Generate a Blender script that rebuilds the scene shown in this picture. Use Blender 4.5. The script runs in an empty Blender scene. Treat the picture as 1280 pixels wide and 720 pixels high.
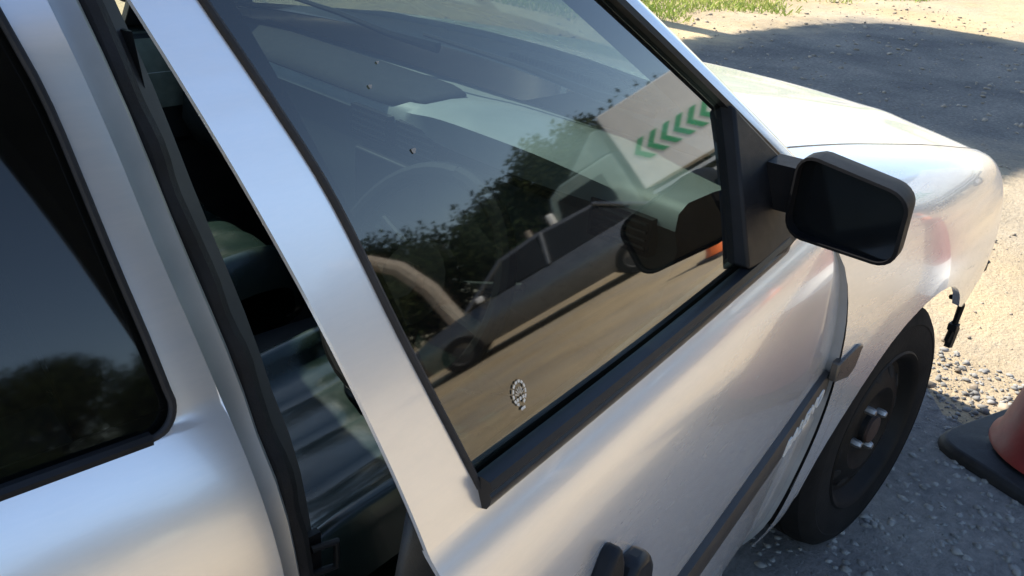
import bpy, bmesh, math, random
import numpy as np
from mathutils import Vector, Matrix
random.seed(7); rng = np.random.default_rng(7)
S = bpy.context.scene
COL = S.collection
R = math.radians
PI = math.pi

# ------------------------------------------------------------------ camera
cam_d = bpy.data.cameras.new("camera"); cam = bpy.data.objects.new("camera", cam_d); COL.objects.link(cam)
YAW, PITCH, ROLL, FPX = 0.748287, 0.442583, 0.0845089, 1173.67
f = Vector((math.cos(YAW)*math.cos(PITCH), math.sin(YAW)*math.cos(PITCH), -math.sin(PITCH)))
r = Vector((math.sin(YAW), -math.cos(YAW), 0)); u = r.cross(f)
r2 = math.cos(ROLL)*r + math.sin(ROLL)*u; u2 = -math.sin(ROLL)*r + math.cos(ROLL)*u
M = Matrix.Identity(4)
for i in range(3):
    M[i][0] = r2[i]; M[i][1] = u2[i]; M[i][2] = -f[i]
M.translation = Vector((-1.77527, -1.39126, 1.34155))
cam.matrix_world = M
cam_d.sensor_width = 36.0; cam_d.lens = 36.0*FPX/1280.0
cam_d.clip_start = 0.02; cam_d.clip_end = 3000
S.camera = cam

# ------------------------------------------------------------------ sky, sun, exposure
SUN_AZ, SUN_EL = R(95), R(47)          # azimuth measured from +X towards +Y (the car's left side)
W = bpy.data.worlds.new("World"); S.world = W; W.use_nodes = True
nt = W.node_tree; nt.nodes.clear()
sky = nt.nodes.new("ShaderNodeTexSky"); sky.sky_type = 'NISHITA'; sky.sun_disc = False
sky.sun_elevation = SUN_EL; sky.sun_rotation = PI/2 - SUN_AZ
sky.air_density = 1.0; sky.dust_density = .35; sky.ozone_density = 1.0
bg = nt.nodes.new("ShaderNodeBackground"); bg.inputs[1].default_value = 0.11
wo = nt.nodes.new("ShaderNodeOutputWorld")
nt.links.new(sky.outputs[0], bg.inputs[0]); nt.links.new(bg.outputs[0], wo.inputs[0])
sd = bpy.data.lights.new("sun", 'SUN'); sd.energy = 4.2; sd.angle = R(0.53); sd.color = (1.0, 0.93, 0.82)
sun = bpy.data.objects.new("sun", sd); COL.objects.link(sun)
sdir = Vector((math.cos(SUN_EL)*math.cos(SUN_AZ), math.cos(SUN_EL)*math.sin(SUN_AZ), math.sin(SUN_EL)))
sun.rotation_euler = sdir.to_track_quat('Z', 'Y').to_euler()
S.view_settings.view_transform = 'Standard'; S.view_settings.look = 'None'
S.view_settings.exposure = 1.42; S.view_settings.gamma = 1.0
S.cycles.max_bounces = 10; S.cycles.transparent_max_bounces = 24; S.cycles.glossy_bounces = 6

# ------------------------------------------------------------------ materials
def mat(name):
    m = bpy.data.materials.new(name); m.use_nodes = True
    n = m.node_tree; n.nodes.clear()
    o = n.nodes.new("ShaderNodeOutputMaterial")
    return m, n, o
def noise(n, scale, detail=6, rough=.6, obj=True):
    tc = n.nodes.new("ShaderNodeTexCoord"); t = n.nodes.new("ShaderNodeTexNoise")
    t.inputs['Scale'].default_value = scale; t.inputs['Detail'].default_value = detail; t.inputs['Roughness'].default_value = rough
    n.links.new(tc.outputs['Object'], t.inputs['Vector']); return t
def ramp(n, src, stops):
    c = n.nodes.new("ShaderNodeValToRGB")
    while len(c.color_ramp.elements) < len(stops): c.color_ramp.elements.new(.5)
    for e, (p, col) in zip(c.color_ramp.elements, stops):
        e.position = p; e.color = (*col, 1)
    n.links.new(src, c.inputs[0]); return c
def bump(n, src, strength, dist=.01, prev=None):
    b = n.nodes.new("ShaderNodeBump"); b.inputs['Strength'].default_value = strength; b.inputs['Distance'].default_value = dist
    n.links.new(src, b.inputs['Height'])
    if prev: n.links.new(prev.outputs[0], b.inputs['Normal'])
    return b
def simple(name, col, rough=.5, metal=0, coat=0, var=.15, scale=8, bmp=0, bscale=200, coat_rough=.03, spec=.5, rvar=.1):
    m, n, o = mat(name); p = n.nodes.new("ShaderNodeBsdfPrincipled")
    t = noise(n, scale)
    lo = tuple(max(0, c*(1-var)) for c in col); hi = tuple(min(1, c*(1+var)) for c in col)
    c = ramp(n, t.outputs[0], [(.3, lo), (.7, hi)]); n.links.new(c.outputs[0], p.inputs['Base Color'])
    mr = n.nodes.new("ShaderNodeMapRange"); mr.inputs['To Min'].default_value = max(.02, rough-rvar); mr.inputs['To Max'].default_value = min(1, rough+rvar)
    t2 = noise(n, scale*2.3, 4); n.links.new(t2.outputs[0], mr.inputs[0]); n.links.new(mr.outputs[0], p.inputs['Roughness'])
    p.inputs['Metallic'].default_value = metal; p.inputs['Coat Weight'].default_value = coat; p.inputs['Coat Roughness'].default_value = coat_rough
    p.inputs['Specular IOR Level'].default_value = spec
    if bmp:
        tb = noise(n, bscale, 3); b = bump(n, tb.outputs[0], bmp, .002); n.links.new(b.outputs[0], p.inputs['Normal'])
    n.links.new(p.outputs[0], o.inputs[0]); return m
def paint_mat(name, col):
    m, n, o = mat(name); p = n.nodes.new("ShaderNodeBsdfPrincipled")
    p.inputs['Base Color'].default_value = (*col, 1)
    p.inputs['Metallic'].default_value = .68
    p.inputs['Roughness'].default_value = .27
    p.inputs['Coat Weight'].default_value = .7; p.inputs['Coat Roughness'].default_value = .04
    # a thin film of road dust, blotchy, with a few long wipe streaks
    du = n.nodes.new("ShaderNodeBsdfDiffuse"); du.inputs[0].default_value = (.50, .45, .37, 1)
    tc = n.nodes.new("ShaderNodeTexCoord"); mpn = n.nodes.new("ShaderNodeMapping"); mpn.inputs['Scale'].default_value = (3, 14, 22); mpn.inputs['Rotation'].default_value = (.3, .5, .2)
    n.links.new(tc.outputs['Object'], mpn.inputs[0]); ts = n.nodes.new("ShaderNodeTexNoise"); ts.inputs['Scale'].default_value = 2.2; ts.inputs['Detail'].default_value = 8; ts.inputs['Roughness'].default_value = .7
    n.links.new(mpn.outputs[0], ts.inputs['Vector']); md = n.nodes.new("ShaderNodeMapRange"); md.interpolation_type = 'SMOOTHSTEP'; md.inputs['From Min'].default_value = .3; md.inputs['From Max'].default_value = .8; md.inputs['To Min'].default_value = .03; md.inputs['To Max'].default_value = .16
    n.links.new(ts.outputs[0], md.inputs[0]); mxd = n.nodes.new("ShaderNodeMixShader"); n.links.new(md.outputs[0], mxd.inputs[0]); n.links.new(p.outputs[0], mxd.inputs[1]); n.links.new(du.outputs[0], mxd.inputs[2])
    n.links.new(mxd.outputs[0], o.inputs[0]); return m
def glass_mat(name, tint, ior, mul=1.0, dirt=.03, grough=.0):
    m, n, o = mat(name)
    tr = n.nodes.new("ShaderNodeBsdfTransparent"); tr.inputs[0].default_value = (*tint, 1)
    gl = n.nodes.new("ShaderNodeBsdfGlossy"); gl.inputs['Roughness'].default_value = grough; gl.inputs[0].default_value = (1, 1, 1, 1)
    fr = n.nodes.new("ShaderNodeFresnel")
    ge = n.nodes.new("ShaderNodeNewGeometry"); mi = n.nodes.new("ShaderNodeMix")   # thin pane: same Fresnel from either side
    mi.inputs[2].default_value = ior; mi.inputs[3].default_value = 1/ior
    n.links.new(ge.outputs['Backfacing'], mi.inputs[0]); n.links.new(mi.outputs[0], fr.inputs[0])
    mm = n.nodes.new("ShaderNodeMath"); mm.operation = 'MULTIPLY'; mm.inputs[1].default_value = mul; mm.use_clamp = True
    n.links.new(fr.outputs[0], mm.inputs[0])
    mx = n.nodes.new("ShaderNodeMixShader"); n.links.new(mm.outputs[0], mx.inputs[0])
    n.links.new(tr.outputs[0], mx.inputs[1]); n.links.new(gl.outputs[0], mx.inputs[2])
    # dust film
    df = n.nodes.new("ShaderNodeBsdfDiffuse"); df.inputs[0].default_value = (.45, .42, .36, 1)
    t = noise(n, 9, 8, .7); mr = n.nodes.new("ShaderNodeMapRange"); mr.inputs['From Min'].default_value = .35; mr.inputs['From Max'].default_value = .8
    mr.inputs['To Min'].default_value = dirt*.2; mr.inputs['To Max'].default_value = dirt; n.links.new(t.outputs[0], mr.inputs[0])
    m2 = n.nodes.new("ShaderNodeMixShader"); n.links.new(mr.outputs[0], m2.inputs[0]); n.links.new(mx.outputs[0], m2.inputs[1]); n.links.new(df.outputs[0], m2.inputs[2])
    n.links.new(m2.outputs[0], o.inputs[0]); return m

MT = {}
MT['paint'] = paint_mat('silver_paint', (.77, .78, .81))
MT['paint_dull'] = simple('silver_paint_jamb', (.42, .43, .44), .45, .6, .1)
MT['grey_paint'] = simple('grey_car_paint', (.12, .125, .13), .3, .6, .4)
MT['black'] = simple('black_plastic', (.010, .0105, .012), .5, 0, 0, .3, 20, .25, 900, spec=.2)
MT['trim'] = simple('satin_black_trim', (.010, .011, .013), .36, 0, .0, .2, 20, spec=.25)
MT['mirror_black'] = simple('mirror_housing_black', (.007, .007, .008), .6, 0, 0, .3, 20, .2, 700, spec=.12)
MT['rubber'] = simple('seal_rubber', (.016, .016, .018), .6, 0, 0, .3, 30, .3, 400, spec=.3)
MT['tyre'] = simple('tyre_rubber', (.007, .007, .007), .85, 0, 0, .4, 12, .4, 160, spec=.2)
MT['steel'] = simple('dirty_black_steel', (.005, .005, .005), .6, .0, 0, .5, 18, .2, 300, spec=.2)
MT['hole'] = simple('dark_slot', (.003, .003, .003), .9, 0, 0, .2, 40)
MT['nut'] = simple('worn_nut_steel', (.42, .41, .40), .42, .9, 0, .2, 60)
MT['rust'] = simple('rusty_hub', (.045, .026, .02), .75, .2, 0, .5, 40)
MT['leather'] = simple('dark_leather', (.009, .018, .016), .24, 0, 0, .35, 6, .5, 16, spec=.6)
MT['vinyl'] = simple('dash_vinyl', (.38, .40, .39), .42, 0, 0, .12, 9, .3, 700)
MT['dash_low'] = simple('dash_lower_vinyl', (.045, .05, .045), .5, 0, 0, .2, 9, .3, 500)
MT['vinyl_dark'] = simple('dark_vinyl', (.022, .024, .025), .5, 0, 0, .2, 9, .3, 500)
MT['rim_vinyl'] = simple('worn_steering_rim', (.30, .26, .22), .45, 0, 0, .2, 30)
MT['cloth'] = simple('grey_headliner', (.25, .25, .24), .9, 0, 0, .1, 40)
MT['trim_grey'] = simple('grey_pillar_trim', (.05, .05, .053), .6, 0, 0, .15, 20)
MT['mould'] = simple('dark_moulding', (.028, .026, .025), .5, 0, 0, .2, 20)
MT['carpet'] = simple('dark_carpet', (.02, .02, .02), .95, 0, 0, .3, 60)
MT['chrome'] = simple('chrome', (.75, .76, .78), .12, 1, 0, .05, 40)
MT['badge'] = simple('badge_chrome', (.72, .70, .66), .4, .0, 0, .05, 60)
MT['lens'] = simple('smoked_lens', (.055, .048, .042), .3, 0, .2, .2, 30)
MT['white_lens'] = simple('clear_lens', (.75, .75, .74), .1, 0, .5, .1, 30)
MT['red_lens'] = simple('red_lens', (.4, .02, .015), .15, 0, .5, .1, 30)
MT['spot'] = simple('dried_dirt', (.26, .25, .23), .9, 0, 0, .2, 300)
MT['etch'] = simple('white_etched_print', (.62, .58, .5), .7, 0, 0, .15, 300)
MT['silver_mirror'] = simple('blackened_mirror', (.006, .007, .008), .12, 0, 0, .2, 10, rvar=.05, spec=.3)
MT['insert'] = simple('grey_green_cloth', (.20, .22, .18), .9, 0, 0, .15, 40)
MT['piping'] = simple('pale_piping', (.6, .62, .58), .5, 0, 0, .1, 40)
MT['cone'] = simple('faded_red_plastic', (.17, .012, .012), .5, 0, 0, .25, 14, .2, 90)
MT['cone_orange'] = simple('orange_plastic', (.75, .16, .03), .5, 0, 0, .15, 14)
MT['band'] = simple('white_reflective_band', (.75, .75, .73), .4, 0, 0, .1, 30)
MT['truck_white'] = simple('white_truck_panel', (.84, .84, .80), .4, 0, .2, .08, 2)
MT['truck_green'] = simple('green_vinyl_print', (.04, .40, .17), .45, 0, 0, .1, 4)
MT['truck_cab'] = simple('grey_green_cab_paint', (.20, .26, .23), .4, 0, .3, .1, 3)
MT['dark_metal'] = simple('dark_chassis', (.03, .03, .03), .6, .3, 0, .3, 6)
MT['alu'] = simple('aluminium_rail', (.7, .7, .7), .35, .8, 0, .1, 6)
MT['glass'] = glass_mat('tinted_side_glass', (.20, .26, .245), 1.5, 1.95, .012, .028)
MT['glass_rear'] = glass_mat('dark_tinted_glass', (.16, .19, .18), 1.5, 1.2, .012, .04)
MT['glass_screen'] = glass_mat('windscreen_glass', (.78, .86, .82), 1.5, 1.3, .12)
MT['bark'] = simple('bark', (.16, .12, .09), .9, 0, 0, .35, 10, .8, 30)
MT['pale_bark'] = simple('pale_bark', (.40, .34, .27), .9, 0, 0, .25, 8, .6, 20)

def leaf_mat(name, a, b):
    m, n, o = mat(name); p = n.nodes.new("ShaderNodeBsdfPrincipled")
    t = noise(n, 1.3, 5); c = ramp(n, t.outputs[0], [(.3, a), (.7, b)]); n.links.new(c.outputs[0], p.inputs['Base Color'])
    p.inputs['Roughness'].default_value = .9; p.inputs['Specular IOR Level'].default_value = .1
    tl = n.nodes.new("ShaderNodeBsdfTranslucent"); n.links.new(c.outputs[0], tl.inputs[0])
    mx = n.nodes.new("ShaderNodeMixShader"); mx.inputs[0].default_value = .2
    n.links.new(p.outputs[0], mx.inputs[1]); n.links.new(tl.outputs[0], mx.inputs[2]); n.links.new(mx.outputs[0], o.inputs[0]); return m
MT['leaf'] = leaf_mat('dark_leaves', (.018, .028, .011), (.038, .055, .02))
MT['leaf2'] = leaf_mat('olive_leaves', (.028, .038, .015), (.05, .065, .025))
MT['grass'] = leaf_mat('dry_green_grass', (.22, .32, .06), (.46, .48, .14))

def ground_mat():
    m, n, o = mat('sandy_ground'); p = n.nodes.new("ShaderNodeBsdfPrincipled"); p.inputs['Roughness'].default_value = .95; p.inputs['Specular IOR Level'].default_value = .2
    sand = noise(n, .9, 8, .65); c1 = ramp(n, sand.outputs[0], [(.3, (.43, .325, .185)), (.55, (.56, .43, .255)), (.8, (.62, .49, .30))])
    fine = noise(n, 60, 6, .7); c2 = ramp(n, fine.outputs[0], [(.35, (.62, .6, .57)), (.6, (1, 1, 1))])
    mu = n.nodes.new("ShaderNodeMix"); mu.data_type = 'RGBA'; mu.blend_type = 'MULTIPLY'; mu.inputs[0].default_value = .55
    n.links.new(c1.outputs[0], mu.inputs[6]); n.links.new(c2.outputs[0], mu.inputs[7])
    # greyer crushed stone mixed into the sand, patchy
    gp = noise(n, .55, 6, .7); gm = ramp(n, gp.outputs[0], [(.42, (0, 0, 0)), (.62, (1, 1, 1))])
    gcol = noise(n, 35, 8, .75); c3 = ramp(n, gcol.outputs[0], [(.35, (.22, .21, .19)), (.65, (.40, .38, .34))])
    mv = n.nodes.new("ShaderNodeMath"); mv.operation = 'MULTIPLY'; mv.inputs[1].default_value = .45; n.links.new(gm.outputs[0], mv.inputs[0])
    mx = n.nodes.new("ShaderNodeMix"); mx.data_type = 'RGBA'; n.links.new(mv.outputs[0], mx.inputs[0])
    n.links.new(mu.outputs[2], mx.inputs[6]); n.links.new(c3.outputs[0], mx.inputs[7])
    # crushed stone coloured darker to deepen the shade ahead of the car, ragged edge
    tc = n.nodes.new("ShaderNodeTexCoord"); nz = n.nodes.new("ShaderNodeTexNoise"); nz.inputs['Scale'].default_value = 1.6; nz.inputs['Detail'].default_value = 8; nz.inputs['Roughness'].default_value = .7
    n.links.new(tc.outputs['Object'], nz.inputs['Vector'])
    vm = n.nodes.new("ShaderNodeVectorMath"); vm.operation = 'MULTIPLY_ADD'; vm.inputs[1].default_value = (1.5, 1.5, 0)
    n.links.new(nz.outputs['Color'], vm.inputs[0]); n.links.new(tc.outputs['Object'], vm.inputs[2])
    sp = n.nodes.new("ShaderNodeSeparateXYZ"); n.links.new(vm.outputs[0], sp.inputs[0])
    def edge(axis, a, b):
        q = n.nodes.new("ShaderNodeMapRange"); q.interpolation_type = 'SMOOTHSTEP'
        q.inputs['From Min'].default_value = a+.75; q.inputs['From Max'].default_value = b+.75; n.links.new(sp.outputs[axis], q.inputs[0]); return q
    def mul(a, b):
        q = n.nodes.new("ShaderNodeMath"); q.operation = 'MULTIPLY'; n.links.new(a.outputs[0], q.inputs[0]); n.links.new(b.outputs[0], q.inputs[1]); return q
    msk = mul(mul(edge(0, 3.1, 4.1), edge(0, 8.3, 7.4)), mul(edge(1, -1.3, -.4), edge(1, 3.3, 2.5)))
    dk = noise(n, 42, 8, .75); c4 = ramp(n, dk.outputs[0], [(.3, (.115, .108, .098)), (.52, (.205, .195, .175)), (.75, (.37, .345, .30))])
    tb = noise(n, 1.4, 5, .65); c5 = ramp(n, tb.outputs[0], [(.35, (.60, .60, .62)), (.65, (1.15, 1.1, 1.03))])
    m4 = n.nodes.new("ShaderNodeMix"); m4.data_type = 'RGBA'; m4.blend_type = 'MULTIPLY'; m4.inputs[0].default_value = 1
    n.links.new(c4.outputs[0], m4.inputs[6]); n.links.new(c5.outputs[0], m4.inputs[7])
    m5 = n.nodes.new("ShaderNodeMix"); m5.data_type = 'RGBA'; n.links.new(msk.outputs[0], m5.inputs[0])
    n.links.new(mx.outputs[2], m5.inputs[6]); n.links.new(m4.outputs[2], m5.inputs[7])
    n.links.new(m5.outputs[2], p.inputs['Base Color'])
    b1 = noise(n, 7, 8, .7); B = bump(n, b1.outputs[0], .7, .05); b2 = noise(n, 70, 6, .7); B2 = bump(n, b2.outputs[0], .8, .012, B)
    n.links.new(B2.outputs[0], p.inputs['Normal']); n.links.new(p.outputs[0], o.inputs[0]); return m
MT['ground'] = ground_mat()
def grey_gravel_mat(nm='grey_gravel_ground', q=1.0):
    m, n, o = mat(nm); p = n.nodes.new("ShaderNodeBsdfPrincipled"); p.inputs['Roughness'].default_value = .95; p.inputs['Specular IOR Level'].default_value = .2
    t = noise(n, 28, 8, .75); c = ramp(n, t.outputs[0], [(p_, tuple(q*x for x in c_)) for p_, c_ in ((.3, (.20, .20, .20)), (.55, (.33, .32, .31)), (.8, (.46, .44, .41)))])
    if q < 1:      # worn tyre ruts and finer dust in bands along the track
        tb = noise(n, 1.1, 5, .6); cb = ramp(n, tb.outputs[0], [(.35, (.62, .62, .64)), (.65, (1.15, 1.1, 1.02))])
        mq = n.nodes.new('ShaderNodeMix'); mq.data_type = 'RGBA'; mq.blend_type = 'MULTIPLY'; mq.inputs[0].default_value = 1
        n.links.new(c.outputs[0], mq.inputs[6]); n.links.new(cb.outputs[0], mq.inputs[7])
        c = mq
    n.links.new(c.outputs[2 if q < 1 else 0], p.inputs['Base Color'])
    b1 = noise(n, 12, 8, .7); B = bump(n, b1.outputs[0], .8, .04); b2 = noise(n, 80, 6, .7); B2 = bump(n, b2.outputs[0], .9, .012, B)
    n.links.new(B2.outputs[0], p.inputs['Normal']); n.links.new(p.outputs[0], o.inputs[0]); return m
MT['gravel'] = grey_gravel_mat('grey_gravel_ground', .97)
MT['stone_grey'] = simple('grey_stone', (.22, .215, .20), .9, 0, 0, .45, 14)
MT['stone_tan'] = simple('tan_stone', (.30, .25, .19), .9, 0, 0, .5, 14)

# ------------------------------------------------------------------ mesh helpers
class MB:
    def __init__(s): s.v = []; s.f = []
    def add(s, vs, fs):
        o = len(s.v); s.v += [tuple(x) for x in vs]; s.f += [tuple(i+o for i in q) for q in fs]; return s
    def grid(s, fn, nu, nv, closed_u=False):
        vs = [fn(i/(nu if closed_u else nu), j/nv) for i in range(nu + (0 if closed_u else 1)) for j in range(nv+1)]
        fs = []; n = nu + (0 if closed_u else 1)
        for i in range(nu):
            for j in range(nv):
                a = i*(nv+1)+j; b = ((i+1) % n)*(nv+1)+j
                fs.append((a, b, b+1, a+1))
        return s.add(vs, fs)
    def box(s, c, d, rot=None):
        x, y, z = [k/2 for k in d]
        vs = [Vector(p) for p in ((-x,-y,-z),(x,-y,-z),(x,y,-z),(-x,y,-z),(-x,-y,z),(x,-y,z),(x,y,z),(-x,y,z))]
        if rot is not None: vs = [rot @ p for p in vs]
        vs = [p + Vector(c) for p in vs]
        return s.add(vs, [(0,3,2,1),(4,5,6,7),(0,1,5,4),(1,2,6,5),(2,3,7,6),(3,0,4,7)])
    def tube(s, path, rad, n=10, caps=True, flat=1.0):
        P = [Vector(p) for p in path]; rr = rad if isinstance(rad, (list, tuple)) else [rad]*len(P)
        rings = []; up = Vector((0,0,1)); prev = None
        for i, p in enumerate(P):
            t = (P[min(i+1, len(P)-1)] - P[max(i-1, 0)]).normalized()
            if prev is None:
                a = t.cross(up if abs(t.z) < .9 else Vector((1,0,0))).normalized()
            else:
                a = (prev - t*prev.dot(t)).normalized()
            prev = a; b = t.cross(a)
            rings.append([p + rr[i]*(math.cos(2*PI*k/n)*a + flat*math.sin(2*PI*k/n)*b) for k in range(n)])
        vs = [q for rg in rings for q in rg]; fs = []
        for i in range(len(P)-1):
            for k in range(n):
                fs.append((i*n+k, i*n+(k+1) % n, (i+1)*n+(k+1) % n, (i+1)*n+k))
        if caps:
            fs.append(tuple(range(n-1, -1, -1))); fs.append(tuple((len(P)-1)*n+k for k in range(n)))
        return s.add(vs, fs)
    def lathe(s, prof, n=40, M=None):
        # prof: (radius, height) ; axis z, transformed by M
        M = M or Matrix.Identity(4)
        vs = [M @ Vector((rd*math.cos(2*PI*k/n), rd*math.sin(2*PI*k/n), h)) for rd, h in prof for k in range(n)]
        fs = [(i*n+k, i*n+(k+1) % n, (i+1)*n+(k+1) % n, (i+1)*n+k) for i in range(len(prof)-1) for k in range(n)]
        return s.add(vs, fs)
    def prism(s, poly, fn, thick):
        # poly in 2d -> fn(a,b,d) with depth d ; front d=0, back d=thick
        n = len(poly)
        vs = [fn(a, b, 0) for a, b in poly] + [fn(a, b, thick) for a, b in poly]
        fs = [tuple(range(n)), tuple(range(2*n-1, n-1, -1))] + [(i, i+n, (i+1) % n+n, (i+1) % n) for i in range(n)]
        return s.add(vs, fs)
    def build(s, name, m, parent=None, sharp=35, bevel=0, subsurf=0, solid=0, xf=None, merge=True):
        me = bpy.data.meshes.new(name)
        bm = bmesh.new()
        bv = [bm.verts.new(xf(Vector(p)) if xf else p) for p in s.v]
        for q in s.f:
            try: bm.faces.new([bv[i] for i in q])
            except ValueError: pass
        if merge: bmesh.ops.remove_doubles(bm, verts=bm.verts, dist=1e-5)
        bmesh.ops.recalc_face_normals(bm, faces=bm.faces) if merge else None
        for fc in bm.faces: fc.smooth = True
        for e in bm.edges:
            if len(e.link_faces) == 2 and e.calc_face_angle(0) > R(sharp): e.smooth = False
        bm.to_mesh(me); bm.free()
        me.materials.append(MT[m] if isinstance(m, str) else m)
        o = bpy.data.objects.new(name, me); COL.objects.link(o)
        if parent is not None: o.parent = parent
        if solid:
            md = o.modifiers.new("solid", 'SOLIDIFY'); md.thickness = solid; md.offset = -1
        if bevel:
            md = o.modifiers.new("bevel", 'BEVEL'); md.width = bevel; md.segments = 2; md.limit_method = 'ANGLE'; md.angle_limit = R(35)
        if subsurf:
            md = o.modifiers.new("sub", 'SUBSURF'); md.levels = subsurf; md.render_levels = subsurf
        return o
def empty(name, loc=(0,0,0), rz=0):
    o = bpy.data.objects.new(name, None); COL.objects.link(o); o.location = loc; o.rotation_euler = (0,0,rz); return o
def tag(o, label=None, cat=None, group=None, kind=None):
    if label: o['label'] = label
    if cat: o['category'] = cat
    if group: o['group'] = group
    if kind: o['kind'] = kind
    return o
def lerp(a, b, t): return a + (b-a)*t
def interp(x, xs, ys): return float(np.interp(x, xs, ys))
def smooth_interp(xs, ys):
    # monotone-ish cubic (Catmull-Rom) through points
    xs = list(xs); ys = list(ys)
    def g(x):
        if x <= xs[0]: return ys[0]
        if x >= xs[-1]: return ys[-1]
        i = max(k for k in range(len(xs)) if xs[k] <= x); i = min(i, len(xs)-2)
        h = xs[i+1]-xs[i]; t = (x-xs[i])/h
        d = [(ys[min(k+1, len(ys)-1)]-ys[max(k-1, 0)])/(xs[min(k+1, len(xs)-1)]-xs[max(k-1, 0)]) for k in (i, i+1)]
        return (2*t**3-3*t*t+1)*ys[i]+(t**3-2*t*t+t)*h*d[0]+(-2*t**3+3*t*t)*ys[i+1]+(t**3-t*t)*h*d[1]
    return g

# ================================================================== GROUND
g = MB()
def gz(x, y): return 0.0
xs = [-400, -60, -20, -8, -4, -2, 0, 2, 4, 6, 8, 12, 20, 60, 400]
vs = [(x, y, 0) for x in xs for y in xs]; nn = len(xs)
g.add(vs, [(i*nn+j, (i+1)*nn+j, (i+1)*nn+j+1, i*nn+j+1) for i in range(nn-1) for j in range(nn-1)])
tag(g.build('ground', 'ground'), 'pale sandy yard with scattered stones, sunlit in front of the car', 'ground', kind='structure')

# ================================================================== SILVER CAR  (x forward, front axle at x=0, right side at y<0)
car = tag(empty('car', (-1.1, 0, 0)), 'silver saloon with its front door ajar and front bumper missing', 'car')
CAR_INV = Vector((1.1, 0, 0))
def P(name, mb, m, parent=None, **k):
    # all car geometry is written in world coordinates; shift into the car's own frame
    sub = k.pop('xf', None)
    fn = (lambda p: (sub(p) if sub else p) + CAR_INV)
    return mb.build(name, m, parent or car, xf=fn, **k)

ZB, YB, S0, S1 = .885, .812, .33, .50
_lz = [0, .15, .18, .25, .40, .52, .62, .70, .77, .81, .84, .862, .885]
_ly = [.75, .765, .785, .815, .843, .856, .860, .858, .852, .845, .834, .820, .812]
_low = smooth_interp(_lz, _ly)
def Yg(z):
    t = z-ZB; return YB - (S0*t + (S1-S0)*t*t/(2*.375))
def Ys(z): return _low(z) if z < ZB else Yg(z)
DA = 0.191044; HX, HY = -.50, -.80
def door_rot(p):
    c, s = math.cos(DA), math.sin(DA); dx, dy = p.x-HX, p.y-HY
    return Vector((dx*c-dy*s+HX, dx*s+dy*c+HY, p.z))
def mirr(p): return Vector((p.x, -p.y, p.z))

# outlines (x as a function of z) measured on the near side
f_rear = smooth_interp([.15, .40, .70, .857, 1.007, 1.138, 1.246, 1.31], [-1.40, -1.405, -1.415, -1.432, -1.463, -1.497, -1.53, -1.552])
f_glass = smooth_interp([.86, .889, 1.019, 1.123, 1.185, 1.242, 1.27], [-1.355, -1.365, -1.406, -1.433, -1.457, -1.481, -1.492])
f_front = smooth_interp([.15, .40, .572, .705, .804, .87, .90], [-.415, -.398, -.394, -.41, -.455, -.53, -.56])
def a_in(z):   # glass edge along the sloping front frame
    return -.785 - (z-1.076)*(.201/.129)
RD_f = smooth_interp([.15, .50, .768, .883, .938, 1.039, 1.136, 1.216, 1.31], [-1.42, -1.43, -1.450, -1.461, -1.468, -1.486, -1.50, -1.515, -1.536])
RD_w = smooth_interp([.90, .937, .98, 1.038, 1.091, 1.156, 1.207, 1.27], [-1.495, -1.503, -1.509, -1.518, -1.525, -1.534, -1.547, -1.562])

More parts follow.
